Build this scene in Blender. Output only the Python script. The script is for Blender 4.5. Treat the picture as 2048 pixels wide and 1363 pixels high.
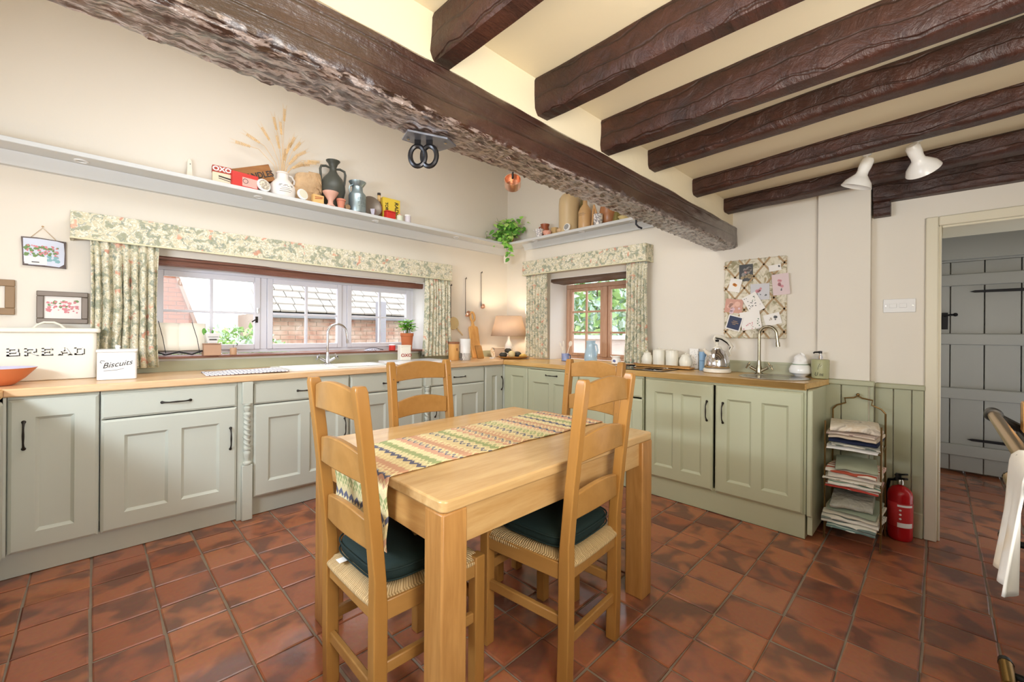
import bpy, math, random
from math import sin, cos, pi, radians as R_
from mathutils import Vector, Matrix, noise
C = bpy.context.scene.collection
scn = bpy.context.scene
for o in list(bpy.data.objects): bpy.data.objects.remove(o)

# ---------------------------------------------------------------- camera, world, lights, exposure
TH = 0.7891
cam = bpy.data.cameras.new('camera'); camo = bpy.data.objects.new('camera', cam); C.objects.link(camo)
cam.sensor_width = 36; cam.lens = 844.17 * 36 / 2048
cam.shift_x = (1024 - 1023.2) / 2048; cam.shift_y = -(681.5 - 664.32) / 2048
cam.clip_start = 0.02
camo.rotation_euler = (Matrix.Rotation(TH - pi / 2, 4, 'Z') @ Matrix.Rotation(pi / 2, 4, 'X') @ Matrix.Rotation(0.0073, 4, 'Z')).to_euler()
camo.location = (0, 0, 1.2152)
scn.camera = camo
w = bpy.data.worlds.new('world'); scn.world = w; w.use_nodes = True
wn = w.node_tree.nodes; bg = wn['Background']
wg = wn.new('ShaderNodeTexGradient'); wr = wn.new('ShaderNodeValToRGB'); wc = wn.new('ShaderNodeTexCoord'); wm = wn.new('ShaderNodeMapping')
wm.inputs['Rotation'].default_value = (0, -pi / 2, 0)
w.node_tree.links.new(wc.outputs['Generated'], wm.inputs['Vector']); w.node_tree.links.new(wm.outputs[0], wg.inputs[0])
w.node_tree.links.new(wg.outputs[0], wr.inputs[0]); w.node_tree.links.new(wr.outputs[0], bg.inputs[0])
wr.color_ramp.elements[0].color = (0.95, 0.97, 1.0, 1); wr.color_ramp.elements[1].color = (0.66, 0.80, 1.0, 1)
bg.inputs[1].default_value = 3.3

def area(name, loc, target, sx, sy, power, col):
    l = bpy.data.lights.new(name, 'AREA'); l.shape = 'RECTANGLE'; l.size = sx; l.size_y = sy; l.energy = power; l.color = col
    o = bpy.data.objects.new(name, l); C.objects.link(o); o.location = loc
    o.rotation_euler = (Vector(target) - Vector(loc)).to_track_quat('-Z', 'Y').to_euler(); return o
# daylight through the window over the left-hand worktop (out of view)
area('daylight_left_window', (-1.02, 1.55, 1.55), (1.0, 2.1, 0.80), 1.1, 0.16, 42, (0.74, 0.86, 1.0))
area('fill_rear', (0.55, -1.02, 1.35), (1.6, 3.0, 1.0), 1.3, 1.7, 15, (0.93, 0.96, 1.0))  # added fill lamp behind the camera, not a known door
area('sky_fill_long_window', (1.3, 5.0, 2.9), (1.5, 2.2, 0.6), 2.6, 1.0, 95, (0.80, 0.89, 1.0))  # added lamp outside, hidden above the window, boosting the sky's light
area('sky_fill_oak_window', (4.9, 2.45, 2.75), (2.6, 2.0, 0.6), 1.4, 1.0, 45, (0.88, 0.95, 1.0))  # likewise an unseen lamp added to strengthen the sky here
# added fill lamp high over the taller part, brightening its walls
area('fill_overhead', (1.0, 2.3, 3.15), (1.2, 2.7, 0.0), 1.6, 0.9, 15, (1.0, 0.97, 0.93))
area('fill_ceiling', (0.2, -0.55, 1.35), (1.9, 0.5, 2.5), 0.7, 0.7, 40, (1.0, 0.92, 0.78))  # added fill lamp near the camera, aimed up to brighten the ceiling
scn.view_settings.view_transform = 'Standard'; scn.view_settings.look = 'None'
scn.view_settings.exposure = 0.05; scn.view_settings.gamma = 1.0; scn.view_settings.use_curve_mapping = False
scn.cycles.max_bounces = 8; scn.cycles.diffuse_bounces = 5; scn.cycles.glossy_bounces = 3; scn.cycles.transmission_bounces = 6
scn.cycles.sample_clamp_indirect = 6; scn.cycles.caustics_reflective = False; scn.cycles.caustics_refractive = False

# ---------------------------------------------------------------- materials
def lin(h):
    r = [int(h[i:i + 2], 16) / 255 for i in (0, 2, 4)]
    return [(x / 12.92 if x <= 0.04045 else ((x + 0.055) / 1.055) ** 2.4) for x in r] + [1]
class N:
    """small node-tree helper"""
    def __init__(s, name):
        s.m = bpy.data.materials.new(name); s.m.use_nodes = True; s.t = s.m.node_tree; s.b = s.t.nodes['Principled BSDF']
        s.b.inputs['Specular IOR Level'].default_value = 0.4
    def n(s, typ, ins=None, **kw):
        x = s.t.nodes.new('ShaderNode' + typ)
        for k, v in kw.items(): setattr(x, k, v)
        for k, v in (ins or {}).items(): s.set(x, k, v)
        return x
    def set(s, node, k, v):
        if isinstance(v, bpy.types.NodeSocket): s.t.links.new(v, node.inputs[k])
        elif isinstance(v, bpy.types.Node): s.t.links.new(v.outputs[0], node.inputs[k])
        else: node.inputs[k].default_value = v
    def math(s, op, a, b=0, c=0):
        x = s.t.nodes.new('ShaderNodeMath'); x.operation = op
        s.set(x, 0, a); s.set(x, 1, b); s.set(x, 2, c); return x.outputs[0]
    def ramp(s, fac, stops, interp='LINEAR'):
        x = s.t.nodes.new('ShaderNodeValToRGB'); s.set(x, 0, fac); cr = x.color_ramp; cr.interpolation = interp
        while len(cr.elements) < len(stops): cr.elements.new(0.5)
        for e, (p, c) in zip(cr.elements, stops): e.position = p; e.color = lin(c) if isinstance(c, str) else c
        return x.outputs[0]
    def mix(s, fac, a, b, mode='MIX'):
        x = s.t.nodes.new('ShaderNodeMix'); x.data_type = 'RGBA'; x.blend_type = mode
        s.set(x, 0, fac); s.set(x, 6, lin(a) if isinstance(a, str) else a); s.set(x, 7, lin(b) if isinstance(b, str) else b); return x.outputs[2]
    def coord(s, scale=(1, 1, 1), which='Object', rot=(0, 0, 0), loc=(0, 0, 0)):
        t = s.n('TexCoord'); return s.n('Mapping', {'Vector': t.outputs[which], 'Scale': scale, 'Rotation': rot, 'Location': loc}).outputs[0]
    def noise(s, vec, scale=5, detail=3, rough=0.5, dist=0):
        return s.n('TexNoise', {'Vector': vec, 'Scale': scale, 'Detail': detail, 'Roughness': rough, 'Distortion': dist})
    def bump(s, h, strength=0.3, dist=0.01):
        b = s.n('Bump', {'Height': h, 'Strength': strength, 'Distance': dist}); s.t.links.new(b.outputs[0], s.b.inputs['Normal'])
    def col(s, c): s.set(s.b, 'Base Color', lin(c) if isinstance(c, str) else c)
def plain(name, c, rough=0.5, metal=0.0, var=0.0, vs=8, bump=0.0, bs=60, bd=0.003, **kw):
    m = N(name); m.b.inputs['Roughness'].default_value = rough; m.b.inputs['Metallic'].default_value = metal
    co = m.coord()
    if var:
        nz = m.noise(co, vs, 4)
        cc = lin(c); m.col(m.mix(nz.outputs[0], [x * (1 - var) for x in cc[:3]] + [1], [min(1, x * (1 + var)) for x in cc[:3]] + [1]))
    else: m.col(c)
    if bump: m.bump(m.noise(co, bs, 3).outputs[0], bump, bd)
    for k, v in kw.items(): m.b.inputs[k.replace('_', ' ')].default_value = v
    return m.m
def wood(name, dark, light, rough=0.4, scale=(1, 1, 1), axis='x', knots=0.0, bump=0.1, knotcol='4a2810', gs=14):
    m = N(name); m.b.inputs['Roughness'].default_value = rough
    st = {'x': (0.12, 1, 1), 'y': (1, 0.12, 1), 'z': (1, 1, 0.12)}[axis]
    oi = m.n('ObjectInfo'); tc = m.n('TexCoord')
    ad = m.n('VectorMath', {0: tc.outputs['Object']}, operation='ADD'); cmb = m.n('CombineXYZ', {0: m.math('MULTIPLY', oi.outputs['Random'], 7.0), 1: m.math('MULTIPLY', oi.outputs['Random'], 3.0), 2: m.math('MULTIPLY', oi.outputs['Random'], 5.0)})
    m.set(ad, 1, cmb)
    co = m.n('Mapping', {'Vector': ad, 'Scale': tuple(a * b for a, b in zip(st, scale))}).outputs[0]
    a = m.noise(co, gs, 4, 0.6, 1.2); f = m.noise(co, gs * 7, 2, 0.5)
    fac = m.math('ADD', m.math('MULTIPLY', a.outputs[0], 0.75), m.math('MULTIPLY', f.outputs[0], 0.25))
    c = m.ramp(fac, [(0.30, dark), (0.68, light)])
    if knots:
        kc = m.n('Mapping', {'Vector': ad, 'Scale': tuple({'x': (0.4, 1, 1), 'y': (1, 0.4, 1), 'z': (1, 1, 0.4)}[axis])})
        vo = m.n('TexVoronoi', {'Vector': kc, 'Scale': knots}); k = m.ramp(vo.outputs['Distance'], [(0.03, (1, 1, 1, 1)), (0.11, (0, 0, 0, 1))])
        c = m.mix(k, c, knotcol)
    m.col(c)
    if bump: m.bump(fac, bump, 0.003)
    return m.m
WALL = N('cream_plaster'); WALL.b.inputs['Roughness'].default_value = 0.85
_c = WALL.coord(); WALL.col(WALL.mix(WALL.noise(_c, 1.3, 3).outputs[0], 'ddd5c8', 'e4ddd1')); WALL.bump(WALL.noise(_c, 7, 5).outputs[0], 0.25, 0.012); WALL = WALL.m
CEIL = N('warm_ceiling_plaster'); CEIL.b.inputs['Roughness'].default_value = 0.9
_c = CEIL.coord(); CEIL.col(CEIL.mix(CEIL.noise(_c, 1.3, 3).outputs[0], 'e2d3b2', 'ebdec2')); CEIL.bump(CEIL.noise(_c, 6, 4).outputs[0], 0.3, 0.012); CEIL = CEIL.m
REVEAL = plain('white_limewash', 'e6e4e0', 0.85, bump=0.25, bs=9, bd=0.01)
SHELF = plain('pale_grey_paint', 'cbcdcd', 0.5)
SAGE = plain('sage_grey_paint', 'c0c2b5', 0.42, var=0.03, vs=3)
SAGE2 = plain('sage_green_paint', 'b9bb9e', 0.42, var=0.03, vs=3)
PANEL = plain('sage_panelling_paint', 'acac90', 0.5, var=0.04, vs=4)
CREAMP = plain('cream_gloss_paint', 'd9d1ba', 0.4)
WHITE = plain('white_enamel', 'e3e2e0', 0.25)
WHITEP = plain('white_window_paint', 'dddde4', 0.35)
CERAM = plain('white_ceramic', 'f2f1ee', 0.12)
CREAM = plain('cream_enamel', 'e2dccd', 0.28)
BEECH = wood('beech_worktop', 'd2a676', 'e6c49a', 0.28, axis='x', bump=0.02)
BEECHY = wood('beech_worktop_return', 'c79a58', 'deb676', 0.25, axis='y', bump=0.02)
PINE_X = wood('pine_lengthways', 'b48a54', 'cfaa74', 0.25, axis='x', knots=2.6, bump=0.02)
PINE_T = wood('pine_table_top', 'bb935f', 'd3b07c', 0.18, axis='x', bump=0.02)
PINE_Y = wood('pine_crossways', 'a9763e', 'c8995c', 0.3, axis='y', knots=2.3, bump=0.04)
PINE_Z = wood('pine_upright', '9c6c38', 'c08e52', 0.35, axis='z', knots=1.5, bump=0.05)
CH = wood('lacquered_pine_chair', '94672f', 'ac7d42', 0.28, axis='z', bump=0.03, gs=5)
CHR = wood('lacquered_pine_rail', '976c36', 'b0834a', 0.28, axis='x', bump=0.03, gs=5)
OAKW = wood('oak_window', 'b48a70', 'c8a48c', 0.5, axis='z', bump=0.1)
IRON = plain('dark_iron', '3a3531', 0.42, 0.8)
BLACKI = plain('black_iron', '16151a', 0.5, 0.3)
CHROME = plain('chrome', 'd8d8dc', 0.08, 1.0)
NICKEL = plain('brushed_nickel', 'a8a08a', 0.25, 1.0)
STEEL = plain('stainless_steel', 'c4c2bc', 0.22, 1.0)
BRASS = plain('brass', 'b08a4a', 0.25, 1.0)
COPPER = plain('copper', 'e0b49a', 0.35, 1.0)
BLACK = plain('black_plastic', '111111', 0.35)
HOBG = plain('black_glass', '0b0b0c', 0.05)
GLASS = N('window_glass')
_t = GLASS.n('BsdfTransparent', {'Color': (0.97, 0.98, 0.99, 1)}); _g = GLASS.n('BsdfGlossy', {'Roughness': 0.02}); _mx = GLASS.n('MixShader', {0: 0.05, 1: _t, 2: _g})
GLASS.t.links.new(_mx.outputs[0], GLASS.t.nodes['Material Output'].inputs[0]); GLASS = GLASS.m
CLEAR = plain('clear_glass', 'f4f4ee', 0.04, Transmission_Weight=1.0, IOR=1.3)
TERRA = plain('terracotta_pot', 'b9693f', 0.75, var=0.12, bump=0.2)
RUST = plain('russet_glaze', '9b5232', 0.35)
RED = plain('red_tin', 'c8332c', 0.4); REDX = plain('red_extinguisher', 'b3161c', 0.25)
YELL = plain('yellow_card', 'e2c443', 0.6); BLUEC = plain('pale_blue_tin', '8fb4d6', 0.4)
NAVY = plain('navy_cloth', '1c2440', 0.9, bump=0.4, bs=200)
GREENC = plain('bottle_green_cotton', '0f2422', 0.8, bump=0.3, bs=150, bd=0.002)
STONE = plain('salt_glazed_stoneware', 'cdb58c', 0.35, var=0.15, vs=3)
OLIVEC = plain('olive_ceramic', 'a5a47c', 0.35)
PAPER = plain('white_paper', 'efece8', 0.7)
LEAF = plain('basil_leaf', '9bdc5c', 0.5, var=0.3, vs=30); LEAFD = plain('ivy_leaf', '629c40', 0.5, var=0.35, vs=20); LEAFP = plain('pale_ivy_leaf', 'b4da78', 0.5, var=0.3, vs=25)
STEM = plain('plant_stem', '6a7a3c', 0.7)
STRAW = plain('dried_wheat', 'd9b98a', 0.8, var=0.2, vs=30)
DARKW = plain('dark_varnished_wood', '5f4a3c', 0.5, var=0.25, vs=18)
GREYF = plain('pewter_frame', '75695f', 0.35, 0.2, var=0.2, vs=9)
BROWNF = plain('driftwood_frame', '8f7558', 0.6, var=0.2, vs=9)

def floral(name):
    m = N(name); m.b.inputs['Roughness'].default_value = 0.9
    tc = m.n('TexCoord'); warp = m.noise(tc.outputs['Object'], 22, 3)
    w = m.n('VectorMath', {0: tc.outputs['Object'], 1: m.n('VectorMath', {0: warp.outputs['Color'], 1: (0.10, 0.10, 0.10)}, operation='MULTIPLY')}, operation='ADD')
    base = m.mix(m.noise(w, 14, 2).outputs[0], 'd2c4a0', 'dfd8c4')
    pet = m.n('TexVoronoi', {'Vector': w, 'Scale': 70.0}); pc = m.ramp(pet.outputs['Distance'], [(0.25, 'f4f1e8'), (0.6, 'c6c2a4')])
    c = m.mix(0.55, base, pc)
    leaf = m.n('TexVoronoi', {'Vector': w, 'Scale': 27.0}, feature='SMOOTH_F1'); lf = m.ramp(leaf.outputs['Distance'], [(0.50, (0, 0, 0, 1)), (0.58, (1, 1, 1, 1))])
    c = m.mix(m.math('MULTIPLY', lf, 0.65), c, '7d8872')
    st = m.noise(w, 38, 1, 0.5, 1.5); sf = m.ramp(st.outputs[0], [(0.58, (0, 0, 0, 1)), (0.62, (1, 1, 1, 1))])
    c = m.mix(m.math('MULTIPLY', sf, 0.6), c, '83918c')
    fl = m.n('TexVoronoi', {'Vector': w, 'Scale': 15.0}); ff = m.ramp(fl.outputs['Distance'], [(0.20, (1, 1, 1, 1)), (0.32, (0, 0, 0, 1))])
    gate = m.ramp(m.n('SeparateColor', {0: fl.outputs['Color']}).outputs[0], [(0.48, (1, 1, 1, 1)), (0.52, (0, 0, 0, 1))])
    c = m.mix(m.math('MULTIPLY', m.math('MULTIPLY', ff, gate), 0.65), c, 'd98e74')
    m.col(c); m.bump(m.noise(tc.outputs['Object'], 300, 1).outputs[0], 0.1, 0.001); return m.m
FLORAL = floral('floral_cotton')

def beam_mat(name, dark, light, rough, streak=1.0):
    m = N(name); co = m.coord((0.35, 2.2, 2.2)); co2 = m.coord((1, 1, 1))
    a = m.noise(co, 6, 6, 0.65, 0.6); b = m.noise(co2, 3, 4, 0.6)
    c = m.ramp(m.math('ADD', m.math('MULTIPLY', a.outputs[0], 0.6), m.math('MULTIPLY', b.outputs[0], 0.4)), [(0.3, dark), (0.7, light)])
    cr = m.n('TexWave', {'Vector': m.coord((0.05, 1.0, 1.0)), 'Scale': 5.0, 'Distortion': 4.0, 'Detail': 3.0}, wave_type='BANDS', bands_direction='Z')
    cf = m.ramp(cr.outputs[0], [(0.0, (1, 1, 1, 1)), (0.06, (0, 0, 0, 1))]); c = m.mix(m.math('MULTIPLY', cf, 0.45), c, '1c0f0a')
    if streak > .9:   # pale flakes on the underside: reflected window light painted in, with some wear
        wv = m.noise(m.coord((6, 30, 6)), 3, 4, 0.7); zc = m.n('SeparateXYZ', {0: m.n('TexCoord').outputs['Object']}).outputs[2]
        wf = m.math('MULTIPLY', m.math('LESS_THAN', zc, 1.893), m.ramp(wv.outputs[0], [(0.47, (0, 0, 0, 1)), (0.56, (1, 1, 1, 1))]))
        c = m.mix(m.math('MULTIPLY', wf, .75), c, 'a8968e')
    m.col(c); m.b.inputs['Roughness'].default_value = rough; m.b.inputs['Specular IOR Level'].default_value = 0.6
    h = m.math('SUBTRACT', m.math('ADD', a.outputs[0], m.math('MULTIPLY', m.noise(co2, 30, 4, 0.6).outputs[0], 0.4)), m.math('MULTIPLY', cf, 0.3))
    m.b.inputs['Coat Weight'].default_value = streak; m.b.inputs['Coat Roughness'].default_value = 0.28; m.bump(h, 0.7, 0.02); return m.m
BEAM = beam_mat('tarred_oak', '220f0b', '4c271a', 0.5, 0.0); BEAMM = beam_mat('glossy_oak_painted_sheen', '2a1712', '4e3024', 0.3, 1.0); LINT = beam_mat('red_stained_lintel', '6e4232', '8b5a48', 0.5, .1)

TILE = N('quarry_tile'); oi = TILE.n('ObjectInfo'); tc = TILE.n('TexCoord')
off = TILE.n('CombineXYZ', {0: TILE.math('MULTIPLY', oi.outputs['Random'], 31.0), 1: TILE.math('MULTIPLY', oi.outputs['Random'], 57.0)})
vv = TILE.n('VectorMath', {0: tc.outputs['Object'], 1: off}, operation='ADD')
bc = TILE.ramp(oi.outputs['Random'], [(0.0, '95573f'), (0.3, 'a66545'), (0.6, 'ad6e4c'), (1.0, '9d6049')])
sm = TILE.noise(vv, 5.5, 2, 0.5, 0.4); sf = TILE.ramp(sm.outputs[0], [(0.46, (0, 0, 0, 1)), (0.60, (1, 1, 1, 1))])
cc = TILE.mix(TILE.math('MULTIPLY', sf, 0.68), bc, '58403a'); fine = TILE.noise(vv, 60, 3)
TILE.col(TILE.mix(0.16, cc, fine.outputs['Color'], 'OVERLAY')); TILE.b.inputs['Roughness'].default_value = 0.2
TILE.bump(TILE.math('ADD', TILE.noise(vv, 14, 3).outputs[0], TILE.math('MULTIPLY', fine.outputs[0], 0.15)), 0.22, 0.006); TILE = TILE.m
GROUT = plain('cement_grout', '8f7f6e', 0.9, var=0.25, vs=12, bump=0.5)
RUSH = N('woven_rush'); _w = RUSH.n('TexWave', {'Vector': RUSH.coord(which='UV'), 'Scale': 13.0, 'Distortion': 3.0, 'Detail': 3.0, 'Detail Scale': 2.0})
RUSH.col(RUSH.ramp(_w.outputs[0], [(0.0, '96784c'), (0.5, 'cdb082')])); RUSH.bump(_w.outputs[0], 0.6, 0.004); RUSH.b.inputs['Roughness'].default_value = 0.8; RUSH = RUSH.m

# zig-zag woven runner : bands along its length, chevrons across
RUN = N('woven_zigzag_runner'); RUN.b.inputs['Roughness'].default_value = 0.95
_uv = RUN.n('SeparateXYZ', {0: RUN.n('TexCoord').outputs['UV']})
_z = RUN.math('PINGPONG', RUN.math('MULTIPLY', _uv.outputs[1], 9.0), 0.5)
_b = RUN.math('FRACT', RUN.math('ADD', RUN.math('MULTIPLY', _uv.outputs[0], 5.6), RUN.math('MULTIPLY', _z, 0.14)))
_c1 = RUN.ramp(_b, [(0.0, 'c99877'), (0.20, 'd6c08f'), (0.36, '5f6072'), (0.43, 'd2c394'), (0.52, '9aa26e'), (0.66, 'd8ca9c'), (0.78, 'cf9f82'), (0.90, '66667a'), (0.95, 'cdb487')], 'CONSTANT')
_z2 = RUN.math('PINGPONG', RUN.math('ADD', RUN.math('MULTIPLY', _uv.outputs[1], 9.0), 0.5), 0.5)
_l = RUN.math('PINGPONG', RUN.math('SUBTRACT', RUN.math('MULTIPLY', _uv.outputs[0], 24.0), _z), 0.5); _l2 = RUN.math('PINGPONG', RUN.math('SUBTRACT', RUN.math('MULTIPLY', _uv.outputs[0], 24.0), _z2), 0.5)
_lf = RUN.math('ADD', RUN.math('LESS_THAN', _l, 0.09), RUN.math('LESS_THAN', _l2, 0.07))
RUN.col(RUN.mix(RUN.math('MULTIPLY', RUN.math('MINIMUM', _lf, 1.0), 0.7), _c1, 'ecdca8'))
RUN.bump(RUN.math('ADD', _lf, RUN.noise(RUN.coord(), 160, 2).outputs[0]), 0.6, 0.003); RUN = RUN.m

def picture(name, cols, scale=18, seed=0):
    m = N(name); co = m.coord(loc=(seed, seed * 2, 0)); n1 = m.noise(co, scale, 3, 0.6, 0.8)
    m.col(m.ramp(n1.outputs[0], [(0.30 + 0.4 * i / (len(cols) - 1), c) for i, c in enumerate(cols)])); m.b.inputs['Roughness'].default_value = 0.5; return m.m
def cloth_print(name, base, line, scale=40, thr=0.42):
    m = N(name); w_ = m.n('TexWave', {'Vector': m.coord(), 'Scale': scale, 'Distortion': 3.0, 'Detail': 2.0}, bands_direction='X')
    m.col(m.mix(m.ramp(w_.outputs[0], [(thr, (1, 1, 1, 1)), (thr + 0.05, (0, 0, 0, 1))]), base, line)); m.b.inputs['Roughness'].default_value = 0.9; return m.m

# ---------------------------------------------------------------- mesh helpers
class MB:
    def __init__(s): s.v = []; s.f = []; s.uv = {}
    def add(s, vs, fs):
        k = len(s.v); s.v += [tuple(p) for p in vs]; s.f += [tuple(i + k for i in f) for f in fs]; return s
    def box(s, x0, x1, y0, y1, z0, z1):
        return s.add([(x0, y0, z0), (x1, y0, z0), (x1, y1, z0), (x0, y1, z0), (x0, y0, z1), (x1, y0, z1), (x1, y1, z1), (x0, y1, z1)],
                     [(0, 3, 2, 1), (4, 5, 6, 7), (0, 1, 5, 4), (1, 2, 6, 5), (2, 3, 7, 6), (3, 0, 4, 7)])
    def bar(s, a, b, w, h, up=(0, 0, 1), w2=None, h2=None):
        a, b = Vector(a), Vector(b); d = (b - a).normalized(); u = Vector(up)
        r = d.cross(u)
        if r.length < 1e-6: r = d.cross(Vector((0, 1, 0)))
        r.normalize(); u = r.cross(d).normalized(); vs = []
        for p, ww, hh in ((a, w, h), (b, w2 or w, h2 or h)):
            for i, j in ((-1, -1), (1, -1), (1, 1), (-1, 1)): vs.append(p + r * (i * ww / 2) + u * (j * hh / 2))
        return s.add(vs, [(0, 1, 2, 3), (7, 6, 5, 4), (0, 4, 5, 1), (1, 5, 6, 2), (2, 6, 7, 3), (3, 7, 4, 0)])
    def prism(s, poly, a, b, axis='z'):
        n = len(poly)
        def P(p, t): return {'z': (p[0], p[1], t), 'y': (p[0], t, p[1]), 'x': (t, p[0], p[1])}[axis]
        return s.add([P(p, a) for p in poly] + [P(p, b) for p in poly], [tuple(range(n))[::-1], tuple(range(n, 2 * n))] + [(i, (i + 1) % n, n + (i + 1) % n, n + i) for i in range(n)])
    def tube(s, pts, r, n=8, cap=True, closed=False):
        pts = [Vector(p) for p in pts]; m = len(pts); vs = []; prev = None
        for i, p in enumerate(pts):
            if closed: d = pts[(i + 1) % m] - pts[i - 1]
            else: d = pts[min(i + 1, m - 1)] - pts[max(i - 1, 0)]
            d.normalize()
            if prev is None:
                u = d.cross(Vector((0, 0, 1)))
                if u.length < 1e-3: u = d.cross(Vector((1, 0, 0)))
            else: u = prev - d * prev.dot(d)
            u.normalize(); prev = u; w_ = d.cross(u); rr = r[i] if isinstance(r, (list, tuple)) else r
            for k in range(n): vs.append(p + u * rr * cos(2 * pi * k / n) + w_ * rr * sin(2 * pi * k / n))
        fs = []
        for i in range(m if closed else m - 1):
            for k in range(n):
                a, b = i * n, ((i + 1) % m) * n; fs.append((a + k, a + (k + 1) % n, b + (k + 1) % n, b + k))
        if cap and not closed: fs += [tuple(range(n))[::-1], tuple(range((m - 1) * n, m * n))]
        return s.add(vs, fs)
    def lathe(s, prof, n=24, c=(0, 0, 0), sx=1, sy=1, caps=(True, True)):
        vs = []; fs = []; m = len(prof)
        for r, z in prof:
            for k in range(n): vs.append((c[0] + r * sx * cos(2 * pi * k / n), c[1] + r * sy * sin(2 * pi * k / n), c[2] + z))
        for i in range(m - 1):
            for k in range(n): fs.append((i * n + k, i * n + (k + 1) % n, (i + 1) * n + (k + 1) % n, (i + 1) * n + k))
        if prof[0][0] > 1e-4 and caps[0]: fs.append(tuple(range(n))[::-1])
        if prof[-1][0] > 1e-4 and caps[1]: fs.append(tuple(range((m - 1) * n, m * n)))
        return s.add(vs, fs)
    def ball(s, c, r, n=12, m=8):
        r = r if isinstance(r, (tuple, list)) else (r, r, r)
        k = len(s.v); s.lathe([(max(1e-5, sin(pi * i / m)), -cos(pi * i / m)) for i in range(m + 1)], n)
        s.v[k:] = [(c[0] + x * r[0], c[1] + y * r[1], c[2] + z * r[2]) for x, y, z in s.v[k:]]; return s
    def grid(s, fn, nu, nv, uv=False):
        k = len(s.v); s.add([fn(i / nu, j / nv) for i in range(nu + 1) for j in range(nv + 1)],
              [(i * (nv + 1) + j, (i + 1) * (nv + 1) + j, (i + 1) * (nv + 1) + j + 1, i * (nv + 1) + j + 1) for i in range(nu) for j in range(nv)])
        if uv:
            for i in range(nu + 1):
                for j in range(nv + 1): s.uv[k + i * (nv + 1) + j] = (i / nu, j / nv)
        return s
    def xf(s, M, start=0): s.v[start:] = [tuple(M @ Vector(p)) for p in s.v[start:]]; return s
    def build(s, name, mat, parent=None, bevel=0, seg=2, sub=0, ang=40, solid=0, loc=None, rot=None, flat=False):
        me = bpy.data.meshes.new(name); me.from_pydata(s.v, [], s.f); me.materials.append(mat)
        if s.uv:
            ul = me.uv_layers.new(name='UVMap')
            for l in me.loops: ul.data[l.index].uv = s.uv.get(l.vertex_index, (0, 0))
        if not flat:
            me.polygons.foreach_set('use_smooth', [True] * len(me.polygons)); me.set_sharp_from_angle(angle=R_(ang))
        me.validate(); me.update()
        o = bpy.data.objects.new(name, me); C.objects.link(o)
        if parent: o.parent = parent
        if loc: o.location = loc
        if rot: o.rotation_euler = rot
        if solid: md = o.modifiers.new('s', 'SOLIDIFY'); md.thickness = solid; md.offset = 0
        if bevel: md = o.modifiers.new('b', 'BEVEL'); md.width = bevel; md.segments = seg; md.limit_method = 'ANGLE'; md.angle_limit = R_(40); md.harden_normals = False
        if sub: md = o.modifiers.new('u', 'SUBSURF'); md.levels = md.render_levels = sub
        return o
def tag(o, label, cat, group=None, kind=None):
    o['label'] = label; o['category'] = cat
    if group: o['group'] = group
    if kind: o['kind'] = kind
    return o
def thing(name, label, cat, loc=(0, 0, 0), rz=0, group=None, kind=None):
    o = bpy.data.objects.new(name, None); C.objects.link(o); o.location = loc; o.rotation_euler = (0, 0, rz); o.empty_display_size = 0.05
    return tag(o, label, cat, group, kind)
def part(o, label): o['label'] = label; return o
def copy_tree(o, parent=None):
    c = o.copy(); C.objects.link(c); c.parent = parent
    for ch in list(o.children): copy_tree(ch, c)
    return c
def text(name, s, size, mat, parent, loc, rot, ext=0.0008, sx=1.0, shear=0.0, space=1.0, align='CENTER', bold=0.0):
    cu = bpy.data.curves.new(name, 'FONT'); cu.body = s; cu.size = size; cu.extrude = ext; cu.align_x = align; cu.align_y = 'CENTER'; cu.shear = shear; cu.space_character = space; cu.offset = bold
    cu.materials.append(mat); q = bpy.data.objects.new(name, cu); C.objects.link(q); me = bpy.data.meshes.new_from_object(q); bpy.data.objects.remove(q); o = bpy.data.objects.new(name, me); C.objects.link(o); o.parent = parent; o.location = loc; o.rotation_euler = rot; o.scale = (sx, 1, 1); return o
FA = (pi / 2, 0, 0)            # lettering that faces -y (back wall)
FB = (pi / 2, 0, -pi / 2)      # lettering that faces -x (right wall)
rnd = random.Random(7)
# ---------------------------------------------------------------- the setting
WT, WB = 0.928, 0.888          # worktop top / underside
YA, XB = 3.74, 3.52            # back wall face, right wall face
def struct(mb, name, mat, label, cat='wall', parent=None, **kw):
    o = mb.build(name, mat, parent, **kw); o['kind'] = 'structure'
    if not parent: o['label'] = label; o['category'] = cat
    return o
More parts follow.
